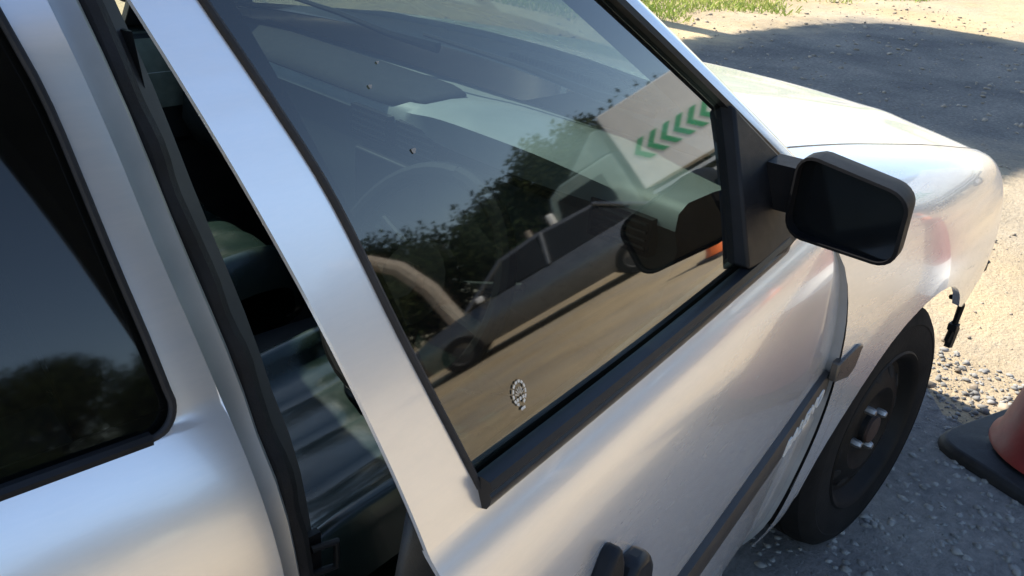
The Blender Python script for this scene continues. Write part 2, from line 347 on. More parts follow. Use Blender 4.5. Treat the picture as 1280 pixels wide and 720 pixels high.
# ---------------- front door (right, ajar); geometry written closed, then turned on its hinge
def build_front_door(side):
    xf = door_rot if side < 0 else mirr
    D = MB()
    zs = sorted(set([.16, .17, .18, .2, .22, .25, .3, .35, .40, .46, .52, .58, .62, .66, .70, .74, .77, .79, .81, .825, .84, .852, .862, .868]))
    nu = 34
    def panel(zs, xa, xb, off=0, rows=nu):
        vs = []; 
        for z in zs:
            for i in range(rows+1):
                x = lerp(xa(z), xb(z), i/rows); vs.append((x, -Ys(z)+off, z))
        fs = [(j*(rows+1)+i, j*(rows+1)+i+1, (j+1)*(rows+1)+i+1, (j+1)*(rows+1)+i) for j in range(len(zs)-1) for i in range(rows)]
        return vs, fs
    f_frontd = lambda z: f_front(z) + .012*min(1, max(0, (.75-z)/.15))
    D.add(*panel(zs, f_rear, f_frontd))
    # turned-in flanges at front and rear edge, bottom
    for fn in (f_rear, f_frontd):
        D.add([(fn(z), -Ys(z)+d, z) for z in zs for d in (0, .006)], [(2*j, 2*j+2, 2*j+3, 2*j+1) for j in range(len(zs)-1)])
    door = P('front_door', D, 'paint', xf=xf, sharp=50)
    # window frame (painted): rear upright + top bar
    Fm = MB()
    zr = [.8685, .88, .90, .94, .98, 1.02, 1.06, 1.10, 1.14, 1.18, 1.22, 1.26, 1.285, 1.31]
    # top curve: for z above 1.272 the strip runs to the front
    zz = [.868 + (1.31-.868)*k/24 for k in range(25)]
    Fm.add(*panel(zz, f_rear, lambda z: f_glass(min(z, 1.27)), rows=4))
    topz = [1.272, 1.285, 1.298, 1.31]
    Fm.add(*panel(topz, lambda z: f_glass(1.27), lambda z: a_in(z)+.035, rows=16))
    Fm.add([(f_rear(z), -Ys(z)+d, z) for z in zz for d in (0, .004)], [(2*j, 2*j+2, 2*j+3, 2*j+1) for j in range(len(zz)-1)])
    P('window_frame', Fm, 'paint', door, xf=xf, sharp=50)
    # black inner frame behind the painted skin, rear and front uprights
    I = MB()
    zz2 = [.80 + (1.30-.80)*k/20 for k in range(21)]
    I.add([(f_rear(z)+dx, -Ys(z)+d, z) for z in zz2 for dx, d in ((.003, .005), (.012, .022), (.058, .03), (.075, .009))],
          [(4*j+k, 4*j+k+1, 4*j+k+5, 4*j+k+4) for j in range(20) for k in range(3)])
    P('inner_frame', I, 'black', door, xf=xf)
    A = MB()
    zz3 = [.893 + (1.31-.893)*k/20 for k in range(21)]
    A.add([(a_in(z)+dx, -Ys(z)+d, z) for z in zz3 for dx, d in ((-.002, .016), (0, -.004), (.014, -.006), (.018, .004), (.018, .02))],
          [(5*j+k, 5*j+k+1, 5*j+k+6, 5*j+k+5) for j in range(20) for k in range(4)])
    P('front_upright', A, 'trim', door, xf=xf)
    # glass, 3 mm inside the frame
    G = MB(); ng = 24
    gz_ = [.86 + (1.285-.86)*k/ng for k in range(ng+1)]
    vs = []
    for z in gz_:
        xa = f_glass(min(z, 1.27)) - .006; xb = min(a_in(z)+.012, -.66)
        for i in range(21): vs.append((lerp(xa, xb, i/20), -Yg(z)+.007, z))
    G.add(vs, [(j*21+i, j*21+i+1, (j+1)*21+i+1, (j+1)*21+i) for j in range(ng) for i in range(20)])
    P('window_glass', G, 'glass' if side < 0 else 'glass_screen', door, xf=xf, sharp=180)
    # thin rubber channel along the rear and top glass edge
    C = MB(); path = [(f_glass(min(z, 1.27))-.001, -Yg(z)-.0005, z) for z in [.885 + (1.27-.885)*k/20 for k in range(21)]]
    C.tube(path, .0032, 8)
    P('glass_channel', C, 'rubber', door, xf=xf)
    # belt weatherstrip
    B = MB(); prof = [(.004, .8945), (-.003, .8965), (-.011, .895), (-.0145, .889), (-.0115, .884), (-.0135, .8815), (-.0130, .875), (-.010, .869), (-.002, .8665)]
    npth = 30; vs = []
    for i in range(npth+1):
        x = lerp(-1.3665, -.66, i/npth); dz = -.004*math.sin(PI*min(1, i/npth))*1.0 - .006*(i/npth)
        for (dy, z) in prof: vs.append((x + (.0 if i else 0), -.812+dy, z+dz))
    np_ = len(prof)
    B.add(vs, [(i*np_+k, i*np_+k+1, (i+1)*np_+k+1, (i+1)*np_+k) for i in range(npth) for k in range(np_-1)])
    B.add([vs[k] for k in range(np_)], [tuple(range(np_))])
    P('belt_weatherstrip', B, 'trim', door, xf=xf, sharp=30)
    # sail panel (black triangle at the mirror)
    T = MB()
    tri = [(-.812, .890), (-.68, .873), (-.61, .882), (-.607, .945), (-.637, .982), (-.756, 1.060), (-.775, 1.075)]
    T.prism(tri, lambda a, b, d: (a, -Ys(b)-.012+d, b), .03)
    P('sail_panel', T, 'black', door, xf=xf, bevel=.004)
    # rub moulding with the badge
    Mo = MB(); mp = [(-.40, .552), (-.46, .549), (-.60, .533), (-.86, .512), (-1.15, .495), (-1.398, .485)]
    vs = []; pr = [(.0, -.030), (-.009, -.027), (-.012, -.015), (-.012, .015), (-.009, .027), (.0, .030)]
    N = 28
    for i in range(N+1):
        x = lerp(-.402, -1.40, i/N); zc = interp(-x, [-p[0] for p in mp], [p[1] for p in mp])
        for dy, dz in pr: vs.append((x, -Ys(zc+dz)+dy, zc+dz))
    Mo.add(vs, [(i*6+k, i*6+k+1, (i+1)*6+k+1, (i+1)*6+k) for i in range(N) for k in range(5)])
    Mo.add([vs[k] for k in range(6)], [(0,1,2,3,4,5)])
    P('side_moulding', Mo, 'mould', door, xf=xf)
    # badge lettering
    cu = bpy.data.curves.new('badge_text', 'FONT'); cu.body = 'BALENO'; cu.size = .043; cu.extrude = .0012; cu.shear = .25; cu.space_character = 1.12
    cu.align_x = 'LEFT'; cu.align_y = 'CENTER'
    to = bpy.data.objects.new('tmp', cu); COL.objects.link(to)
    dg = bpy.context.evaluated_depsgraph_get(); me = bpy.data.meshes.new_from_object(to.evaluated_get(dg)); bpy.data.objects.remove(to)
    L = MB(); pts = []
    for v in me.vertices:
        x = -.605 + v.co.x; zc = interp(-x, [-p[0] for p in mp], [p[1] for p in mp]) + v.co.y*.9 - .004
        if side > 0: x = -.405 - v.co.x
        pts.append((x, -Ys(zc)-.0128-v.co.z, zc))
    L.add(pts, [tuple(p.vertices) for p in me.polygons]); bpy.data.meshes.remove(me)
    P('badge_lettering', L, 'badge', door, xf=xf)
    # pull handle: dark recess bowl + flap
    H = MB(); ol = [(-1.25, .70), (-1.25, .625), (-1.19, .62), (-1.186, .65), (-1.188, .72), (-1.197, .745), (-1.212, .742)]
    H.prism(ol, lambda a, b, d: (a, -Ys(b)-.018+d, b), .02)
    P('handle_bezel', H, 'black', door, xf=xf, bevel=.006)
    K = MB(); K.prism([(-1.185, .685), (-1.19, .625), (-1.185, .595), (-1.125, .595), (-1.118, .625), (-1.122, .675), (-1.135, .70), (-1.165, .705)], lambda a, b, d: (a, -Ys(b)-.022+d, b), .026)
    P('door_handle', K, 'trim', door, xf=xf, bevel=.008)
    if side < 0:
        for (sx_, sz_, sr) in ((-1.36, 1.176, .0017), (-1.335, 1.128, .0024), (-1.345, 1.19, .0012)):
            E = MB(); E.add([(sx_+sr*(1+.35*math.sin(3*q))*math.cos(q), -Yg(sz_+sr*math.sin(q))+.006, sz_+sr*(1+.3*math.cos(2*q))*math.sin(q)) for q in [2*PI*k/12 for k in range(12)]], [tuple(range(12))])
            P('dirt_spot', E, 'spot', door, xf=xf, merge=False)
    # inner trim card
    Tc = MB(); zc = [.2, .35, .5, .6, .62, .7, .8, .87]
    dd = [.06, .06, .06, .065, .085, .085, .07, .03]
    Tc.add([(lerp(-1.41, -.46, i/8), -Ys(z)+d, z) for z, d in zip(zc, dd) for i in range(9)], [(j*9+i, j*9+i+1, (j+1)*9+i+1, (j+1)*9+i) for j in range(len(zc)-1) for i in range(8)])
    P('trim_card', Tc, 'vinyl_dark', door, xf=xf, solid=.01)
    Ti = MB(); Ti.add([(lerp(-1.38, -.60, i/6), -Ys(z)+d-(.012 if side < 0 else .0)+.012, z) for z, d in ((.70, .098), (.78, .092), (.865, .052)) for i in range(7)], [(j*7+i, j*7+i+1, (j+1)*7+i+1, (j+1)*7+i) for j in range(2) for i in range(6)])
    P('trim_insert', Ti, 'insert', door, xf=xf)
    Tp = MB(); Tp.tube([(lerp(-1.38, -.58, i/6), -Ys(.78)+.100, .785) for i in range(7)], .004, 6); P('trim_piping', Tp, 'piping', door, xf=xf)
    # etched maker's mark on the glass: ring, rays, lettering bars
    if side < 0:
        E = MB(); cx, cz = -1.284, .925; sx, sz = .0098, .0108
        def gp(a, b): return (cx+a, -Yg(cz+b)+.0055, cz+b)
        def ring(r0, r1, a0=0, a1=2*PI, n=36):
            E.grid(lambda q, w: gp(lerp(r0, r1, w)*math.cos(lerp(a0, a1, q))*sx, lerp(r0, r1, w)*math.sin(lerp(a0, a1, q))*sz), n, 1)
        for k in range(12): ring(.78, 1.0, R(-70+k*27), R(-70+k*27+20), 4)
        for k in range(7):
            a = R(20+k*23); E.add([gp(math.cos(a-.07)*.18*sx, math.sin(a-.07)*.18*sz-.002), gp(math.cos(a+.07)*.18*sx, math.sin(a+.07)*.18*sz-.002), gp(math.cos(a+.06)*.66*sx, math.sin(a+.06)*.66*sz-.002), gp(math.cos(a-.06)*.66*sx, math.sin(a-.06)*.66*sz-.002)], [(0,1,2,3)])
        for k in range(3):
            x0 = -.0055+k*.0042; E.add([gp(x0, -.0060), gp(x0+.0026, -.0060), gp(x0+.0026, -.0032), gp(x0, -.0032)], [(0,1,2,3)])
        E.add([gp(-.002, -.0145), gp(.004, -.0145), gp(.004, -.0122), gp(-.002, -.0122)], [(0,1,2,3)])
        P('etched_mark', E, 'etch', door, xf=xf, merge=False)
    # door mirror
    base = Vector((-.722, -.90, .968))
    Mi = MB()
    # local frame of the mirror: a along width (outwards, -y), b up, c forward (+x)
    def mloc(a, b, c):
        x = -.728 + c - .15*a; y = -.834 - a; z = .970 + b*(1-.16*max(0, a)/.139) - .06*a
        p = Vector((x, y, z)); return p
    ol = []
    w, h, rc = .139, .110, .026
    def rrect(a0, a1, b0, b1, rc, n=5):
        pts = []
        for (ca, cb, s0) in ((a1-rc, b1-rc, 0), (a0+rc, b1-rc, 90), (a0+rc, b0+rc, 180), (a1-rc, b0+rc, 270)):
            for k in range(n+1):
                an = R(s0+90*k/n); pts.append((ca+rc*math.cos(an), cb+rc*math.sin(an)))
        return pts
    steps = [(0.000, 1.0), (.03, 1.0), (.055, .95), (.075, .82), (.09, .58), (.096, .3)]
    n = 24; rings = []
    for c, s in steps:
        pts = rrect(-.006, w, -h/2, h/2, rc); mx_, my_ = .065, 0
        rings.append([mloc(mx_+(a-mx_)*s, my_+(b-my_)*s, c) for a, b in pts])
    # inner lip
    pts = rrect(-.003, w-.005, -h/2+.004, h/2-.004, rc-.004)
    lip = [mloc(a, b, -.001) for a, b in pts]; lip2 = [mloc(a, b, .022) for a, b in pts]
    allr = [lip2, lip] + rings; vs = [q for rg in allr for q in rg]; fs = []
    for i in range(len(allr)-1):
        for k in range(n): fs.append((i*n+k, i*n+(k+1) % n, (i+1)*n+(k+1) % n, (i+1)*n+k))
    fs.append(tuple((len(allr)-1)*n+k for k in range(n)))
    Mi.add(vs, fs)
    # mirror foot to the sail panel
    Mi.box(mloc(-.02, -.005, .045), (.05, .058, .06))
    P('side_mirror', Mi, 'mirror_black', door, xf=xf, sharp=40)
    Mg = MB(); Mg.add([mloc(a, b, .020 - .10*a) for a, b in pts], [tuple(range(n))])
    P('mirror_glass', Mg, 'silver_mirror', door, xf=xf)
    return door
build_front_door(-1); build_front_door(1)

# ---------------- rear doors
def build_rear_door(side):
    xf = (lambda p: p) if side < 0 else mirr
    D = MB()
    zs = [.16, .18, .2, .25, .3, .35, .40, .46, .52, .58, .62, .66, .70, .74, .77, .79, .81, .825, .84, .855, .87, .885, .90, .912]
    def ysr(z):   # shoulder of the rear door sits a little higher than the front one
        if z > .915: return Yg(z)
        return min(Ys(z), .8605) if z < .735 else .8605 - .0560*((z-.735)/.18)**2
    def xr(z):    # rear edge follows the rear wheel arch
        return -2.40 if z > .62 else -2.40 + .36*max(0, (.62-z)/.46)**.8
    def row(z, x0, x1, n): return [(lerp(x0, x1, i/n), -ysr(z), z) for i in range(n+1)]
    n = 24
    vs = [p for z in zs for p in row(z, RD_f(z), xr(z), n)]
    D.add(vs, [(j*(n+1)+i, j*(n+1)+i+1, (j+1)*(n+1)+i+1, (j+1)*(n+1)+i) for j in range(len(zs)-1) for i in range(n)])
    # frame upright with a rounded lower window corner
    # window outline (x,z), front-lower corner rounded
    rc = .022
    corner = []
    xw, zw = RD_w(.915), .914
    for k in range(9):
        a = R(180+90*k/8)      # from upright to sill
    outline_front = [(RD_w(z), z) for z in [1.27 - (1.27-.945)*k/16 for k in range(17)]]
    cx, cz = RD_w(.93)-rc-.001, .914+rc
    arc = [(cx+rc*math.cos(R(-k*90/8)), cz+rc*math.sin(R(-k*90/8))) for k in range(9)]
    sill = [(lerp(cx, -2.30, k/14), .914+.012*(k/14)) for k in range(1, 15)]
    inner = outline_front + arc + sill
    outer = []
    for (x, z) in outline_front: outer.append((RD_f(z), z))
    for k, (x, z) in enumerate(arc):
        zt = lerp(.945, .912, min(1, k/4)); outer.append((RD_f(zt) if k < 5 else lerp(RD_f(.912), x, (k-4)/4), zt if k < 5 else .912))
    for (x, z) in sill: outer.append((x, .912))
    V = []
    for (a, b) in zip(inner, outer):
        for t in (0, .35, .7, 1):
            x, z = lerp(a[0], b[0], t), lerp(a[1], b[1], t); V.append((x, -Ys(z) if z > .915 else -ysr(z), z))
    D.add(V, [(4*i+k, 4*i+k+1, 4*i+k+5, 4*i+k+4) for i in range(len(inner)-1) for k in range(3)])
    # top frame
    tz = [1.27, 1.285, 1.30, 1.31]
    D.add([(lerp(RD_f(z), -2.28, i/12), -Yg(z), z) for z in tz for i in range(13)], [(j*13+i, j*13+i+1, (j+1)*13+i+1, (j+1)*13+i) for j in range(3) for i in range(12)])
    zz = [.16 + (1.31-.16)*k/40 for k in range(41)]
    D.add([(RD_f(z), -(Ys(z) if z > .915 else ysr(z))+d, z) for z in zz for d in (0, .014)], [(2*j, 2*j+2, 2*j+3, 2*j+1) for j in range(40)])
    door = P('rear_door', D, 'paint', xf=xf, sharp=50)
    # rubber rim round the window opening
    Rm = MB(); Rm.tube([(x-.002, -Ys(z)-.001, z) for x, z in inner], .0032, 8)
    P('window_seal', Rm, 'rubber', door, xf=xf)
    Bs = MB(); vs = []
    pr = [(.006, .008), (.001, .008), (-.0025, .005), (-.002, .000), (.003, -.003)]
    for k in range(15):
        x, z = (cx-.002, .914) if k == 0 else sill[k-1]
        for dy, dz in pr: vs.append((x, -ysr(.914)+dy, z+dz-.003))
    Bs.add(vs, [(5*i+k, 5*i+k+1, 5*i+k+6, 5*i+k+5) for i in range(14) for k in range(4)])
    P('belt_weatherstrip', Bs, 'trim', door, xf=xf)
    G = MB(); gzz = [.90 + .385*k/16 for k in range(17)]
    G.add([(lerp(RD_w(z)+.012, -2.33+.25*(z-.9), i/16), -Yg(z)+.008, z) for z in gzz for i in range(17)], [(j*17+i, j*17+i+1, (j+1)*17+i+1, (j+1)*17+i) for j in range(16) for i in range(16)])
    P('window_glass', G, 'glass_rear', door, xf=xf, sharp=180)
    Mo = MB(); pr = [(.0, -.030), (-.009, -.027), (-.012, -.015), (-.012, .015), (-.009, .027), (.0, .030)]
    vs = [(lerp(-1.436, -2.12, i/16), -ysr(.48+dz)+dy, .48+dz) for i in range(17) for dy, dz in pr]
    Mo.add(vs, [(i*6+k, i*6+k+1, (i+1)*6+k+1, (i+1)*6+k) for i in range(16) for k in range(5)])
    P('side_moulding', Mo, 'mould', door, xf=xf)
    H = MB(); H.prism([(-2.24, .76), (-2.24, .69), (-2.08, .68), (-2.06, .70), (-2.07, .755)], lambda a, b, d: (a, -ysr(b)-.022+d, b), .02)
    P('door_handle', H, 'black', door, xf=xf, bevel=.005)
    Tc = MB()
    Tc.add([(lerp(-1.47, -2.2, i/6), -ysr(z)+.06, z) for z in (.2, .4, .6, .8, .9) for i in range(7)], [(j*7+i, j*7+i+1, (j+1)*7+i+1, (j+1)*7+i) for j in range(4) for i in range(6)])
    P('trim_card', Tc, 'vinyl_dark', door, xf=xf, solid=.01)
build_rear_door(-1); build_rear_door(1)

# ---------------- body: B pillars, sills, A pillars, roof, quarters
for side in (-1, 1):
    xf = (lambda p: p) if side < 0 else mirr
    B = MB(); zz = [.20 + (1.32-.20)*k/30 for k in range(31)]
    prof = [(.004, .018), (.008, .020), (.014, .022), (.026, .020), (.030, .026), (.034, .05)]
    B.add([(RD_f(z)+dx, -Ys(z)+d, z) for z in zz for dx, d in prof], [(6*j+k, 6*j+k+1, 6*j+k+7, 6*j+k+6) for j in range(30) for k in range(5)])
    bp = P('b_pillar', B, 'paint_dull', xf=xf, sharp=40)
    Sl = MB(); path = [(RD_f(z)+.040+.0012*math.sin(z*70), -Ys(z)+.045+.0015*math.sin(z*113), z) for z in [.2 + (1.31-.2)*k/80 for k in range(81)]]
    Sl.tube(path, .0125, 10)
    P('door_seal', Sl, 'rubber', bp, xf=xf)
    Tr = MB()
    Tr.add([(RD_f(z)+dx, -Ys(z)+d, z) for z in zz for dx, d in ((.040, .05), (.075, .075), (.085, .12), (.03, .15), (-.08, .15), (-.10, .06))], [(6*j+k, 6*j+k+1, 6*j+k+7, 6*j+k+6) for j in range(30) for k in range(5)])
    P('pillar_trim', Tr, 'trim_grey', bp, xf=xf)
    St = MB(); St.tube([(-1.385, -.80, .725), (-1.36, -.805, .725), (-1.36, -.805, .695), (-1.385, -.80, .695)], .004, 8); St.box((-1.385, -.79, .71), (.03, .008, .05))
    P('door_striker', St, 'chrome' if side > 0 else 'black', bp, xf=xf)
    Bl = MB(); Bl.tube([(-1.44, -.62, 1.18), (-1.41, -.64, .9), (-1.40, -.66, .35)], .024, 6, flat=.08)
    P('seat_belt', Bl, 'vinyl_dark', bp, xf=xf)
    # sill
    Sk = MB(); Sk.add([(x, y, z) for x in (-2.2, -1.6, -1.0, -.52) for y, z in ((-.76, .14), (-.80, .165), (-.80, .20), (-.77, .235), (-.70, .24))], [(5*j+k, 5*j+k+1, 5*j+k+6, 5*j+k+5) for j in range(3) for k in range(4)])
    P('sill', Sk, 'paint_dull', xf=xf)
    # A pillar: silver strip from cowl to roof, follows the greenhouse curve
    A = MB(); zz2 = [.93 + (1.335-.93)*k/20 for k in range(21)]
    def ax(z): return -.588 - (z-.981)*1.355
    # outer visible strip, then turned in towards the windscreen
    prof = [(-.036, .012), (-.010, .004), (.018, .006), (.034, .016), (.044, .034), (.047, .08)]
    A.add([(ax(z)+dx, -Ys(z)+d, z) for z in zz2 for dx, d in prof], [(6*j+k, 6*j+k+1, 6*j+k+7, 6*j+k+6) for j in range(20) for k in range(5)])
    P('a_pillar', A, 'paint', xf=xf, sharp=50)
    It = MB(); It.add([(ax(z)+dx, -Ys(z)+d, z) for z in zz2 for dx, d in ((-.045, .014), (-.07, .05), (-.03, .075), (.02, .055))], [(4*j+k, 4*j+k+1, 4*j+k+5, 4*j+k+4) for j in range(20) for k in range(3)])
    P('pillar_trim', It, 'trim_grey', xf=xf)
    # roof side rail
    Rr = MB(); Rr.add([(x, -(.648-d)+0, 1.313+h) for x in (-1.05, -1.5, -1.9, -2.35) for d, h in ((.0, 0), (.006, .014), (.03, .03), (.05, .036))], [(4*j+k, 4*j+k+1, 4*j+k+5, 4*j+k+4) for j in range(3) for k in range(3)])
    P('roof_rail', Rr, 'paint', xf=xf)
    # C pillar and rear quarter, boot side
    Q = MB()
    def qrow(x, top, bot, n=12):
        out = []
        for k in range(n+1):
            z = lerp(bot, top, k/n); tap = .08*max(0, (-x-2.9)/.6)**1.5
            yy = (Ys(z) if z < .93 else (Yg(z) if x > -2.75 else Ys(.9)-.05*(z-.9)/.1)) - tap
            out.append((x, -yy, z))
        return out
    def arch_r(x):
        dx = x+2.48
        return .275+math.sqrt(max(0, .335**2-dx*dx)) if abs(dx) < .335 else .22
    xs_ = [-2.13, -2.15, -2.2, -2.26, -2.33, -2.42, -2.5, -2.58, -2.66, -2.74, -2.80, -2.815, -2.9, -3.0, -3.15, -3.3, -3.38]
    tops = [interp(-x, [2.13, 2.40, 2.405, 3.4], [.62, .66, .93, .95]) if x > -2.41 else .945 for x in xs_]
    vs = [p for x, t in zip(xs_, tops) for p in qrow(x, t, max(.2, arch_r(x)))]
    Q.add(vs, [(13*i+k, 13*i+k+1, 13*i+k+14, 13*i+k+13) for i in range(len(xs_)-1) for k in range(12)])
    P('rear_quarter', Q, 'paint', xf=xf, sharp=50)
    Cp = MB(); Cp.add([(lerp(-2.30, -2.38, t)-.0+lerp(0, .0, t), -Yg(z) + 0, z) if False else (lerp(-2.405+.25*(z-.93)*.4, -2.72+.85*(z-.93), t), -Yg(z), z) for z in [.93+.38*k/10 for k in range(11)] for t in (0, .5, 1)], [(3*j+k, 3*j+k+1, 3*j+k+4, 3*j+k+3) for j in range(10) for k in range(2)])
    P('c_pillar', Cp, 'paint', xf=xf, solid=.02)

# roof
Rf = MB()
Rf.grid(lambda u_, v_: (lerp(-1.08, -2.36, u_) - .07*(1-abs(2*v_-1)**2)*(1 if u_ < .5 else -1)*(abs(2*u_-1)), lerp(-.60, .60, v_), 1.349 + .045*(1-(2*v_-1)**2) + .012*math.sin(PI*u_)), 16, 14)
P('roof', Rf, 'paint', solid=.02)
Hl = MB(); Hl.grid(lambda u_, v_: (lerp(-1.12, -2.3, u_), lerp(-.60, .60, v_), 1.315+.04*(1-(2*v_-1)**2)), 8, 8)
P('headliner', Hl, 'cloth')
# windscreen and rear window
def ws(u_, v_):
    z = lerp(.945, 1.36, v_); w = lerp(.70, .575, v_); s = 2*u_-1
    return (lerp(-.545, -1.105, v_) + .10*(1-s*s)*(1-.35*v_), s*w, z + .022*(1-s*s)*v_)
Ws = MB(); Ws.grid(ws, 24, 12)
P('windscreen', Ws, 'glass_screen', sharp=180)
Rw = MB(); Rw.grid(lambda u_, v_: (lerp(-2.80, -2.34, v_) - .06*(1-(2*u_-1)**2), (2*u_-1)*lerp(.70, .58, v_), lerp(.94, 1.36, v_)), 16, 8)
P('rear_window', Rw, 'glass_rear', sharp=180)
# boot lid and rear
Bt = MB(); Bt.grid(lambda u_, v_: (lerp(-2.80, -3.36, u_), lerp(-.70, .70, v_), lerp(.945, .93, u_)+.02*(1-(2*v_-1)**2)), 8, 10)
Bt.grid(lambda u_, v_: (-3.36-.03*math.sin(PI*u_), lerp(-.70, .70, v_), lerp(.93, .55, u_)), 6, 10)
P('boot_lid', Bt, 'paint', solid=.02, sharp=40)
Rb = MB(); Rb.grid(lambda u_, v_: (-3.36-.07*math.sin(PI*u_)+.06*abs(2*v_-1)**3, lerp(-.80, .80, v_), lerp(.56, .2, u_)), 6, 12)
P('rear_bumper', Rb, 'paint', solid=.03)
for s in (-1, 1):
    Tl = MB(); Tl.box((-3.385, s*.60, .79), (.03, .22, .16)); P('tail_light', Tl, 'red_lens', bevel=.01)

# ---------------- front wings
st_x = [-.62, -.45, -.2, 0, .2, .35, .5, .60, .66]
st_p = [  # (half width, height) from bonnet seam to the bottom
 [(.700,.950),(.765,.925),(.797,.900),(.812,.882),(.826,.855),(.845,.81),(.856,.74),(.860,.64),(.857,.52),(.845,.40),(.820,.25),(.785,.16)],
 [(.692,.934),(.755,.918),(.790,.898),(.812,.875),(.830,.845),(.845,.80),(.855,.73),(.860,.64),(.857,.52),(.845,.40),(.820,.25),(.785,.16)],
 [(.690,.902),(.750,.889),(.788,.868),(.815,.84),(.834,.805),(.848,.75),(.858,.68),(.862,.60),(.860,.50),(.848,.40),(.820,.25),(.785,.16)],
 [(.688,.870),(.745,.860),(.785,.838),(.814,.806),(.834,.768),(.848,.715),(.859,.655),(.864,.58),(.862,.50),(.848,.40),(.820,.25),(.785,.16)],
 [(.684,.836),(.738,.828),(.776,.808),(.803,.776),(.822,.735),(.835,.68),(.843,.62),(.845,.56),(.842,.50),(.83,.40),(.80,.25),(.77,.16)],
 [(.680,.808),(.728,.801),(.764,.783),(.790,.75),(.807,.705),(.818,.65),(.824,.59),(.824,.54),(.820,.49),(.81,.40),(.78,.25),(.75,.16)],
 [(.674,.778),(.716,.772),(.747,.754),(.770,.722),(.786,.68),(.795,.625),(.799,.57),(.798,.53),(.794,.485),(.78,.40),(.76,.25),(.73,.16)],
 [(.668,.758),(.702,.751),(.728,.734),(.748,.704),(.763,.662),(.771,.61),(.774,.56),(.773,.52),(.770,.48),(.76,.40),(.74,.25),(.71,.16)],
 [(.660,.742),(.686,.735),(.706,.718),(.722,.69),(.735,.65),(.743,.60),(.746,.555),(.745,.515),(.742,.475),(.73,.40),(.71,.25),(.69,.16)]]
_gy = [smooth_interp(st_x, [p[k][0] for p in st_p]) for k in range(12)]
_gz = [smooth_interp(st_x, [p[k][1] for p in st_p]) for k in range(12)]
ARC, ARZ, ARR = -.005, .278, .342
def wing_pt(x, t):     # t 0 seam .. 1 bottom limit, clipped by the wheel arch
    ys = [q(x) for q in _gy]; zs = [q(x) for q in _gz]
    L = [0]
    for k in range(11): L.append(L[-1]+math.hypot(ys[k+1]-ys[k], zs[k+1]-zs[k]))
    zb = zs[-1]
    d = x-ARC
    if abs(d) < ARR: zb = max(zb, ARZ+math.sqrt(ARR*ARR-d*d))
    if d > 0: zb = max(zb, .485 + .012*math.sin(x*31))
    # arclength at zb
    lim = interp(-zb, [-z for z in zs], L)
    s = lim*t
    fy = smooth_interp(L, ys); fz = smooth_interp(L, zs)
    return fy(s), fz(s)
def wing_rear(z): return f_front(z) + .006     # shut line with the door
